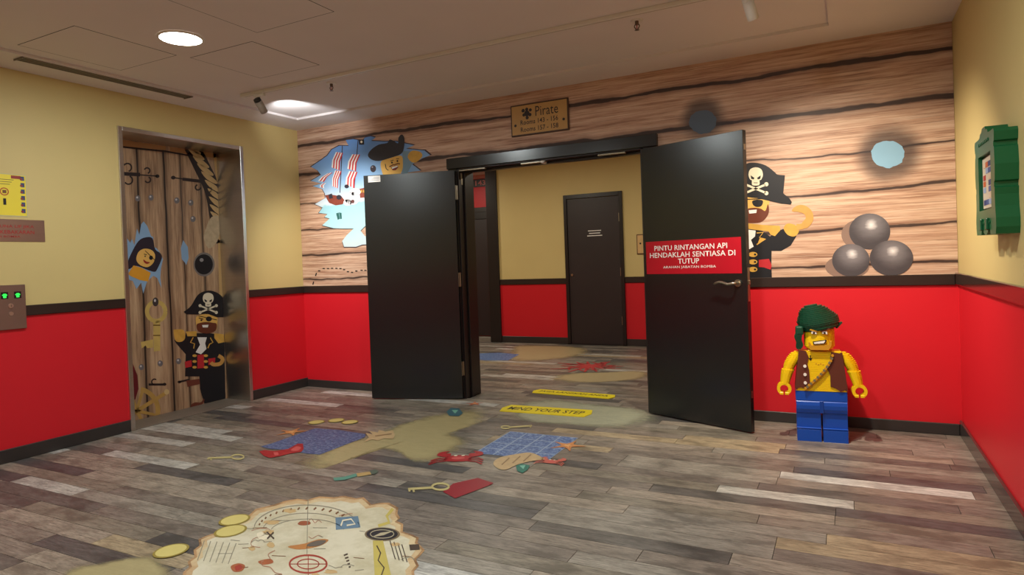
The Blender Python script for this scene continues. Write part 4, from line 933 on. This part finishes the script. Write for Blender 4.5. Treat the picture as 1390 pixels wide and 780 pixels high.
def feather(name, label, cat, pts, mat, layer=1):
    """flat print fading out at a ragged rim: 'edge' is 0 on the outline and 1 inside"""
    w = [pj('F', p, layer) for p in spline(pts, 4)]; c = sum(w, Vector())/len(w)
    me = bpy.data.meshes.new(name); n = len(w); fr_ = (1, .82, .62, .36); vs, ed, fs = [], [], []
    for f, e in zip(fr_, (0, .45, .9, 1)):
        for q in w: vs.append((q-c)*f); ed.append(e)
    vs.append(Vector()); ed.append(1)
    for j in range(3):
        for k in range(n): fs.append((j*n+k, j*n+(k+1) % n, (j+1)*n+(k+1) % n, (j+1)*n+k))
    for k in range(n): fs.append((3*n+k, 3*n+(k+1) % n, 4*n))
    me.from_pydata(vs, [], fs); at = me.attributes.new('edge', 'FLOAT', 'POINT')
    for i, e in enumerate(ed): at.data[i].value = e
    return tag(obj(name, me, mat, None, c), label, cat)
SAND = feather_material('sand_print', (140, 130, 92), (198, 184, 136)); SHAL = feather_material('shallows_print', (70, 96, 104), (206, 200, 160)); SANDP = feather_material('pale_sand_print', (150, 134, 104), (196, 176, 130))
f1 = zoomed(200, 520, 3); f2 = zoomed(340, 550, 5.79); f3 = zoomed(560, 460, 3.391)
feather('sand_print', 'sandy yellow path printed on the planks before the left door leaf', 'floor print', [(396, 634), (425, 612), (500, 590), (545, 573), (600, 558), (660, 553), (664, 570), (622, 586), (640, 600), (610, 622), (566, 630), (538, 614), (500, 612), (455, 630), (415, 642)], SAND)
feather('sand_print', 'sandy patch with pale blue shallows printed before the door with the notice', 'floor print', [(690, 566), (696, 548), (740, 540), (820, 548), (884, 556), (896, 572), (840, 582), (770, 578), (720, 574)], SHAL)
feather('sand_print', 'sandy patch printed beside the treasure map and the single coin', 'floor print', [(60, 800), (96, 770), (140, 762), (190, 752), (225, 760), (236, 800), (150, 830)], SAND)
feather('sand_print', 'sandy patch printed along the corridor wall behind the coral', 'floor print', [(690, 476), (700, 468), (760, 468), (800, 472), (796, 482), (740, 490), (690, 490)], SANDP)
feather('sand_print', 'sandy strip printed in the doorway between coral and yellow stickers', 'floor print', [(740, 514), (770, 506), (830, 504), (880, 502), (884, 512), (840, 518), (780, 520)], SANDP)
# blue rugs
def rug_material(name, c1, c2, c3):
    a = NT(name); P_ = a.pos(); n1 = a.noise(P_, 28, 4, (1, 2.2, 1), .7); n2 = a.noise(P_, 70, 3, (1, 1, 1), .6, (4, 2, 0))
    f = a.math('ADD', a.math('MULTIPLY', n1, .65), a.math('MULTIPLY', n2, .35))
    a.l(a.ramp(f, [(.36, lin(c1)), (.5, lin(c2)), (.64, lin(c3))]), a.b.inputs['Base Color']); a.b.inputs['Roughness'].default_value = .5; return a.m
RUG = rug_material('blue_rug_print', (36, 52, 84), (66, 92, 136), (128, 148, 172)); RUG2 = rug_material('blue_tile_rug_print', (34, 52, 98), (76, 106, 160), (160, 180, 204))
fl('rug_print', 'dark blue woven rug printed on the floor by the sandy path', 'floor print', f2([(80, 322), (160, 300), (400, 215), (510, 178), (700, 192), (905, 225), (898, 250), (720, 318), (545, 386), (430, 376), (300, 350), (150, 340)]), RUG, 3)
rg = fl('rug_print', 'blue tiled rug printed on the floor below the mind your step sticker', 'floor print', [f3([(284, 522), (450, 424), (560, 430), (762, 454), (730, 482), (624, 556), (540, 540), (400, 536)])], RUG2, 3)
q0, q1, q2, q3 = (284, 524), (450, 424), (762, 454), (624, 558)
LP = lambda a_, b_, t_: (a_[0]+(b_[0]-a_[0])*t_, a_[1]+(b_[1]-a_[1])*t_)
for i in range(4):
    for j in range(4):
        def pt(s_, t_): return LP(LP(q0, q3, s_), LP(q1, q2, s_), t_)
        g = .04
        fp_('tile', rg, f3([pt((i+g)/4, (j+g)/4), pt((i+1-g)/4, (j+g)/4), pt((i+1-g)/4, (j+1-g)/4), pt((i+g)/4, (j+1-g)/4)]), RUG2, 3)
fp_('grout', rg, f3([q0, q1, q2, q3]), P('rug_grout', (150, 166, 190)), 2)
fl('rug_print', 'blue rug printed on the corridor floor beside the dark corner post', 'floor print', f3([(270, 92), (290, 66), (400, 62), (492, 70), (440, 98), (340, 98)]), RUG2, 3)
# small printed treasures
STAR = P('starfish', (196, 130, 78), var=.2, scale=20); CRAB = P('crab', (160, 40, 44), var=.3, scale=20); SHELL = P('shell', (186, 160, 120), var=.25, scale=25); KEYP = P('floor_key', (184, 172, 120)); COIN = P('coin', (206, 192, 118), var=.12); COINR = P('coin_rim', (150, 132, 60))
def world_poly(c, pts, ang=0):     # shapes laid out in metres on the floor round photo pixel c
    w = pj('F', c, 0); ca, sa = math.cos(ang), math.sin(ang)
    return [(w.x+a_*ca-b_*sa, w.y+a_*sa+b_*ca) for a_, b_ in pts]
def fworld(name, label, cat, polys, mat, layer, parent=None, group=None):
    """polygons in floor metres"""
    ob = []
    for po in polys:
        c = Vector((sum(p[0] for p in po)/len(po), sum(p[1] for p in po)/len(po), .0008*layer)); bm = bmesh.new()
        f = bm.faces.new([bm.verts.new((p[0]-c.x, p[1]-c.y, 0)) for p in po]); f.normal_update()
        if f.normal.z < 0: f.normal_flip()
        bmesh.ops.triangulate(bm, faces=bm.faces[:]); o = obj(name, bm, mat, None, c); ob.append(o)
        if parent is not None: o.parent = parent; o.location = c-pworld(parent)
        elif label: tag(o, label, cat, group)
    return ob[0]
def star(R_, r_, n=5, a0=0): return spline([((R_ if k % 2 == 0 else r_)*math.cos(PI*k/n+a0), (R_ if k % 2 == 0 else r_)*math.sin(PI*k/n+a0)) for k in range(2*n)], 3)
def starfish(c, R_, ang, label, mat=STAR):
    o = fworld('starfish_print', label, 'floor print', [world_poly(c, star(R_, R_*.34), ang)], mat, 5)
    fworld('starfish_spots', None, None, [world_poly(c, star(R_*.55, R_*.12), ang)], P('star_light', (220, 168, 110)), 6, o)
starfish((396, 586.5), .125, .6, 'orange starfish printed on the corner of the dark blue rug')
starfish((770.5, 605), .13, .2, 'orange starfish printed on the corner of the blue tiled rug')
starfish((644, 548), .09, .8, 'small orange starfish printed beside the door jamb', P('coral_orange', (196, 110, 84)))
def crab(c, k, ang, label, mat=CRAB, name='crab_print'):
    W_ = lambda pts: world_poly(c, [(a_*k, b_*k) for a_, b_ in pts], ang)
    o = fworld(name, label, 'floor print', [W_(spline([(-.09, -.03), (-.07, .04), (0, .06), (.07, .04), (.09, -.03), (.05, -.07), (-.05, -.07)]))], mat, 5)
    for s_ in (-1, 1):
        fworld('claw', None, None, [W_(spline([(s_*.08, .02), (s_*.15, .06), (s_*.14, .13), (s_*.08, .15), (s_*.10, .11), (s_*.06, .09)]))], mat, 5, o)
        for j in range(3): fworld('crab_leg', None, None, [W_(stroke([(s_*.07, -.01-.025*j), (s_*.13, -.0-.04*j), (s_*.17, -.05-.04*j)], .014))], mat, 5, o)
        fworld('crab_eye', None, None, [W_(ell(s_*.025, .05, .012, .012, 10))], CREAM, 6, o)
    fworld('shell_patch', None, None, [W_(ell(0, -.005, .045, .03, 16))], P('crab_light', (196, 86, 84)), 6, o)
crab((622, 622), 1.0, .4, 'red crab printed beside the blue tiled rug')
crab((748, 626.5), .55, .1, 'small pink crab printed below the blue tiled rug', P('pink_crab', (190, 98, 84)))
lo = f2([(68, 360), (110, 350), (190, 358), (300, 340), (370, 300), (412, 300), (418, 340), (400, 364), (310, 378), (230, 398), (150, 412), (100, 392)])
o = fl('lobster_print', 'red lobster printed across the near edge of the dark blue rug', 'floor print', lo, CRAB, 5)
fp_('tail_band', o, f2([(180, 368), (215, 366), (222, 388), (190, 394)]), P('crab_light', (196, 86, 84)), 6); fp_('claw_band', o, f2(spline([(316, 352), (360, 322), (398, 330), (370, 356)])), P('crab_light', (196, 86, 84)), 6)
# coral in the corridor
co = pj('F', (800, 497), 0)
cr = tag(empty('coral_print', (co.x, co.y, 0)), 'branching red coral printed on the floor in the doorway', 'floor print')
for k in range(13):
    a_ = 2*PI*k/13+rnd.uniform(-.15, .15); L_ = rnd.uniform(.28, .46); b_ = a_+rnd.uniform(-.4, .4)
    p0, p1 = (co.x, co.y), (co.x+L_*.55*math.cos(a_), co.y+L_*.55*math.sin(a_)); p2 = (p1[0]+L_*.5*math.cos(b_), p1[1]+L_*.5*math.sin(b_))
    fworld('branch', None, None, [stroke([p0, p1, p2], [.07, .045, .02])], P('coral_red', (176, 62, 62), var=.2), 4, cr)
    fworld('twig', None, None, [stroke([p1, (p1[0]+.14*math.cos(a_+1), p1[1]+.14*math.sin(a_+1))], [.035, .015])], P('coral_red', (176, 62, 62)), 4, cr)
fworld('heart', None, None, [ell(co.x, co.y, .11, .11, 20)], P('coral_red', (176, 62, 62)), 5, cr)
# shells, gems
o = fl('shell_print', 'tan scalloped shell printed over the near edge of the blue tiled rug', 'floor print', f3(spline([(372, 570), (400, 545), (470, 530), (540, 522), (590, 540), (606, 552), (540, 562), (480, 578), (430, 600), (392, 594)])), SHELL, 5)
for q in ((430, 560), (480, 552), (530, 544)): fp_('rib', o, f3(stroke([(q[0]-20, q[1]+18), (q[0]+16, q[1]-14)], 5)), P('shell_dark', (140, 112, 80)), 6)
o = fl('shell_print', 'spiky tan shell printed between the dark blue rug and the sandy path', 'floor print', f2([(905, 215), (960, 226), (930, 200), (1000, 212), (1010, 192), (1060, 205), (1120, 196), (1136, 232), (1120, 262), (1050, 258), (1000, 276), (960, 266), (890, 288), (930, 252)]), SHELL, 5)
fp_('rib', o, f2(stroke([(980, 240), (1110, 222)], 8)), P('shell_dark', (140, 112, 80)), 6)
o = fl('gem_print', 'green gem printed below the tan scalloped shell', 'floor print', f3([(476, 582), (500, 572), (540, 580), (530, 600), (506, 616), (482, 606)]), P('gem_green', (44, 112, 98), var=.3, scale=30), 6)
fp_('facet', o, f3([(492, 582), (520, 580), (510, 598)]), P('gem_light', (120, 180, 160)), 7)
o = fl('gem_print', 'teal gem printed on the floor in front of the left door leaf', 'floor print', f3([(156, 334), (176, 316), (214, 318), (232, 340), (214, 354), (168, 352)]), P('gem_teal', (62, 100, 112), var=.3, scale=30), 6)
fp_('facet', o, f3([(180, 326), (210, 326), (196, 342)]), P('gem_light', (120, 180, 160)), 7)
# keys, dagger, coins, red mat
def key(label, ring, rr_, path, bit, w_, zf, layer=5):
    e = fl('key_print', label, 'floor print', [zf(path)], KEYP, layer)
    fp_('bow', e, zf(stroke(ell(ring[0], ring[1], rr_[0], rr_[1], 24, 0, 2*PI*.999), w_)), KEYP, layer); fp_('shank', e, zf(stroke(path, w_*1.15)), KEYP, layer)
    for b_ in bit: fp_('bit', e, zf(stroke(b_, w_)), KEYP, layer)
key('pale key printed on bare planks beside the lobster', (368, 299), (25, 9), [(345, 300), (250, 304)], [[(262, 304), (258, 312)], [(250, 303), (246, 309)]], 6, f1)
key('pale key printed beside the red mat', (1194, 420), (34, 13), [(1160, 424), (1062, 430)], [[(1082, 429), (1086, 442)], [(1066, 428), (1068, 440)]], 8, f1)
key('thin pale key printed above the blue tiled rug', (428, 405), (20, 6), [(448, 405), (550, 398)], [[(540, 398), (544, 406)]], 6, f3)
e = fl('dagger_print', 'green-handled dagger printed on the planks between the map and the sandy path', 'floor print', [f1([(755, 390), (940, 355)])], KEYP, 5)
fp_('handle', e, f1([(757, 384), (800, 380), (850, 366), (854, 378), (806, 392), (762, 396)]), P('dagger_green', (84, 140, 124)), 5); fp_('blade', e, f1([(852, 366), (912, 358), (916, 370), (856, 380)]), P('dagger_tan', (176, 148, 96)), 5); fp_('pommel', e, f1([(905, 356), (930, 350), (942, 358), (930, 368), (912, 370)]), P('dagger_dark', (80, 96, 84)), 6)
o = fl('red_mat', 'plain dark red mat printed on the planks beside the pale key', 'floor print', f3([(140, 702), (186, 664), (300, 638), (374, 662), (344, 676), (196, 732)]), P('mat_red', (138, 34, 44), var=.08), 4)
CL = {0: 'gold coin printed on the treasure map corner beside another coin', 1: 'gold coin overlapping the burnt corner of the treasure map', 2: 'single gold coin printed on planks between map and sandy patch'}
for i, (u, v) in enumerate(((318.5, 706.3), (313, 721.3), (232.3, 748.2), (429.5, 573.3), (456.5, 570.8), (475, 573.2))):
    w = pj('F', (u, v), 0); r_ = .075 if i < 3 else .068
    o = fworld('coin_print', CL.get(i, ('small gold coin behind the dark blue rug, beside the starfish', 'small gold coin printed between two coins behind the dark blue rug', 'small gold coin behind the dark blue rug, next to the sandy path')[i-3] if i > 2 else ''), 'floor print', [ell(w.x, w.y, r_, r_, 28)], COINR, 6, None, None if i < 3 else 'coins behind the dark blue rug')
    fworld('coin_face', None, None, [ell(w.x, w.y, r_*.86, r_*.86, 28)], COIN, 7, o)
# yellow safety stickers
YST = M('yellow_sticker', (226, 206, 20), rough=.4, var=.06); STI = M('sticker_ink', (26, 24, 16))
def sticker(q, s_, label):
    w = [pj('F', p, 0) for p in f3(q)]; c = sum(w, Vector())/4; ex_ = ((w[1]-w[0])+(w[2]-w[3])).normalized(); ey_ = Vector((0, 0, 1)).cross(ex_)
    L_ = ((w[1]-w[0]).length+(w[2]-w[3]).length)/2; Hh = abs(((w[0]+w[1])/2-(w[2]+w[3])/2).dot(ey_))
    t = tag(empty('step_sticker', (c.x, c.y, 0), math.atan2(ex_.y, ex_.x)), label, 'sticker')
    bm = bmesh.new(); n_ = .03; prism(bm, [(-L_/2, 0), (-L_/2+n_, -Hh/2), (L_/2-n_, -Hh/2), (L_/2, 0), (L_/2-n_, Hh/2), (-L_/2+n_, Hh/2)], .0003, .0062); obj('sheet', bm, YST, t)
    text('lettering', s_, (0, 0, .0068), (1, 0, 0), (0, 1, 0), L_*.84, Hh*.46, STI, t, .01)
sticker(((424, 303), (832, 330), (816, 362), (404, 333)), 'MIND YOUR STEP', 'yellow floor sticker reading MIND YOUR STEP')
sticker(((566, 231), (942, 260), (922, 277), (548, 248)), 'JAGA LANGKAH ANDA', 'yellow floor sticker in the doorway beyond the one reading MIND YOUR STEP')
for st_ in [o for o in bpy.data.objects if o.name.startswith('step_sticker')]: pass

# ------------------------------------------------------------------ treasure map
MAPO = [(140, 800), (146, 768), (170, 748), (164, 726), (192, 706), (188, 678), (212, 660), (208, 634), (236, 622), (290, 604), (330, 572), (392, 556), (440, 512), (520, 492), (560, 478), (610, 470), (650, 474), (700, 460), (760, 464), (800, 457), (850, 468), (880, 463), (912, 492), (950, 486), (985, 486), (1022, 506), (1018, 530), (1030, 548), (1016, 560), (1042, 572), (1040, 604), (1080, 616), (1106, 628), (1100, 648), (1130, 678), (1112, 700), (1094, 716), (1106, 742), (1086, 764), (1090, 800), (1060, 850), (1010, 880), (960, 930), (860, 950), (760, 985), (640, 975), (520, 990), (400, 960), (300, 950), (220, 905), (170, 860)]
w = [pj('F', p, 0) for p in f1(MAPO)]; mc = sum(w, Vector())/len(w)
tm = tag(empty('treasure_map', (mc.x, mc.y, 0)), 'large burnt-edged treasure map printed on the planks', 'floor print')
def map_mat(name, c1, c2, sc):
    a = NT(name); n1 = a.noise(a.pos(), sc, 6, (1, 1, 1), .7); a.l(a.ramp(n1, [(.35, lin(c1)), (.6, lin(c2))]), a.b.inputs['Base Color']); a.b.inputs['Roughness'].default_value = .5; return a.m
CXm, CYm = 640, 720
def shr(k): return f1([((p[0]-CXm)*k+CXm, (p[1]-CYm)*k+CYm) for p in MAPO])
fp_('burnt_rim', tm, shr(1), map_mat('map_burnt', (120, 86, 56), (192, 152, 106), 9), 2); fp_('toasted_band', tm, shr(.975), map_mat('map_toast', (186, 150, 108), (210, 192, 152), 6), 3); fp_('parchment', tm, shr(.92), map_mat('map_parchment', (188, 180, 150), (212, 206, 182), 4), 4)
MR = P('map_red', (160, 58, 44), var=.2); MB = P('map_brown', (120, 84, 52), var=.2); MI = P('map_ink', (74, 62, 52)); MG = P('map_grey', (146, 140, 122))
def mp_(name, polys, mat, layer=5): return fp_(name, tm, polys, mat, layer)
def arcs(cx, cy, rx, ry, a0, a1, w_, n=26): return f1(stroke(ell(cx, cy, rx, ry, n, a0, a1), w_))
mp_('scroll_arc', [arcs(650, 590, 215, 95, PI*1.02, PI*1.98, 4), arcs(650, 598, 180, 70, PI*1.04, PI*1.96, 3), arcs(652, 604, 150, 52, PI*1.06, PI*1.94, 3)], MG)
for k in range(17):
    a_ = PI*(1.07+.86*k/16); mp_('rune', f1(stroke([(650+195*math.cos(a_)-5, 592+82*math.sin(a_)+3), (650+200*math.cos(a_)+4, 592+84*math.sin(a_)-4)], 6)), MB)
mp_('mountain', f1(spline([(612, 572), (628, 560), (660, 562), (662, 574), (630, 578)])), P('map_rust', (150, 84, 56)))
mp_('eye_hole', f1(spline([(572, 664), (640, 652), (700, 634), (738, 638), (700, 662), (620, 676)])), P('map_orange', (178, 120, 66), var=.2)); mp_('eye_pupil', f1(spline([(650, 656), (690, 640), (728, 640), (706, 658), (664, 664)])), P('map_eye', (98, 92, 84)), 6)
sq = mp_('blue_card', f1([(766, 546), (858, 540), (868, 586), (768, 596)]), P('map_blue', (98, 128, 150), var=.15))
fp_('card_sketch', tm, f1(stroke([(788, 580), (796, 558), (830, 552), (846, 572), (812, 578)], 6)), CREAM, 6)
mp_('compass_rim', f1(ell(957, 614, 72, 28, 36)), P('compass_rim', (120, 104, 80))); mp_('compass_face', f1(ell(956, 613, 64, 24, 36)), P('compass_dark', (40, 40, 46)), 6)
mp_('compass_needle', [f1([(912, 626), (950, 608), (1004, 600), (962, 618)])], P('compass_light', (178, 168, 140)), 7); mp_('compass_arc', [arcs(956, 613, 48, 17, 0, 2*PI*.999, 3)], P('compass_light', (178, 168, 140)), 7)
mp_('red_circle', [arcs(655, 735, 76, 36, 0, 2*PI*.999, 7), arcs(655, 735, 44, 20, 0, 2*PI*.999, 4)], MR); mp_('red_cross', [f1(stroke([(580, 735), (730, 735)], 3)), f1(stroke([(655, 700), (655, 900)], 3))], MR)
mp_('fold_line', [f1(stroke([(655, 470), (652, 560), (650, 700)], 3))], MG)
mp_('yellow_strip', f1([(918, 640), (960, 640), (992, 780), (1000, 860), (930, 860)]), P('map_yellow', (190, 174, 92), var=.12)); mp_('strip_scrawl', [f1(stroke([(934, 660), (950, 690), (940, 720), (964, 750), (950, 790)], 5))], MI, 6)
mp_('ribbon', f1(stroke([(1000, 510), (975, 540), (985, 566), (940, 580)], 12)), P('map_yellow', (190, 174, 92)))
mp_('stamp', f1([(1066, 656), (1106, 654), (1110, 676), (1070, 680)]), MI)
for k in range(6): mp_('text_line', f1(stroke([(232-8*k+34*k, 640+2*k), (204-9*k+34*k, 720+3*k)], 3.5)), MG)
for k in range(4): mp_('text_line', f1(stroke([(988+16*k, 640+5*k), (1010+16*k, 716+4*k)], 4)), MI)
for k in range(5): mp_('scribble', f1(stroke([(800+5*k, 700+12*k), (816+3*k, 694+13*k)], 6)), MI)
mp_('coastline', [f1(stroke(spline([(520, 680), (492, 696), (500, 716), (466, 724), (470, 742), (500, 748), (520, 770), (548, 776)], 3, False), 4)), f1(stroke(spline([(424, 600), (460, 590), (500, 596), (470, 620), (430, 634), (424, 660), (460, 668)], 3, False), 3))], P('map_pink', (170, 128, 104)))
mp_('skull_mark', f1(spline([(446, 612), (470, 604), (494, 612), (486, 634), (456, 634)])), CREAM); mp_('cross_mark', [f1(stroke([(486, 604), (516, 632)], 6)), f1(stroke([(514, 606), (488, 632)], 6))], MI, 6)
mp_('stain', [f1(spline([(340, 744), (372, 732), (398, 742), (384, 764), (352, 766)])), f1(spline([(452, 724), (500, 714), (512, 730), (470, 738)]))], P('map_stain', (164, 92, 56), var=.3, scale=25)); mp_('stain_dark', [f1(spline([(356, 746), (378, 738), (386, 752), (364, 762)]))], MR, 6)
rm = random.Random(21)
for k in range(46):      # faint notes, strokes and specks drawn on the parchment
    a_ = rm.uniform(0, 2*PI); q = math.sqrt(rm.uniform(.05, 1)); cx, cy = 640+400*q*math.cos(a_), 725+210*q*math.sin(a_)
    if 880 < cx < 1030 and 570 < cy < 650: continue
    kind = rm.random()
    if kind < .45: mp_('note_line', f1(stroke([(cx, cy), (cx+rm.uniform(18, 60), cy+rm.uniform(-6, 6))], 2.6)), rm.choice((MG, MB, MG)))
    elif kind < .75: mp_('squiggle', f1(stroke(spline([(cx+14*i, cy+rm.uniform(-10, 10)) for i in range(5)], 3, False), 3)), rm.choice((MG, P('map_pink', (170, 128, 104)), MB)))
    else: mp_('ochre_stain', f1(wob(cx, cy, rm.uniform(10, 34), rm.uniform(5, 14), k, 16, .25)), P('map_ochre', (196, 166, 118), var=.2))
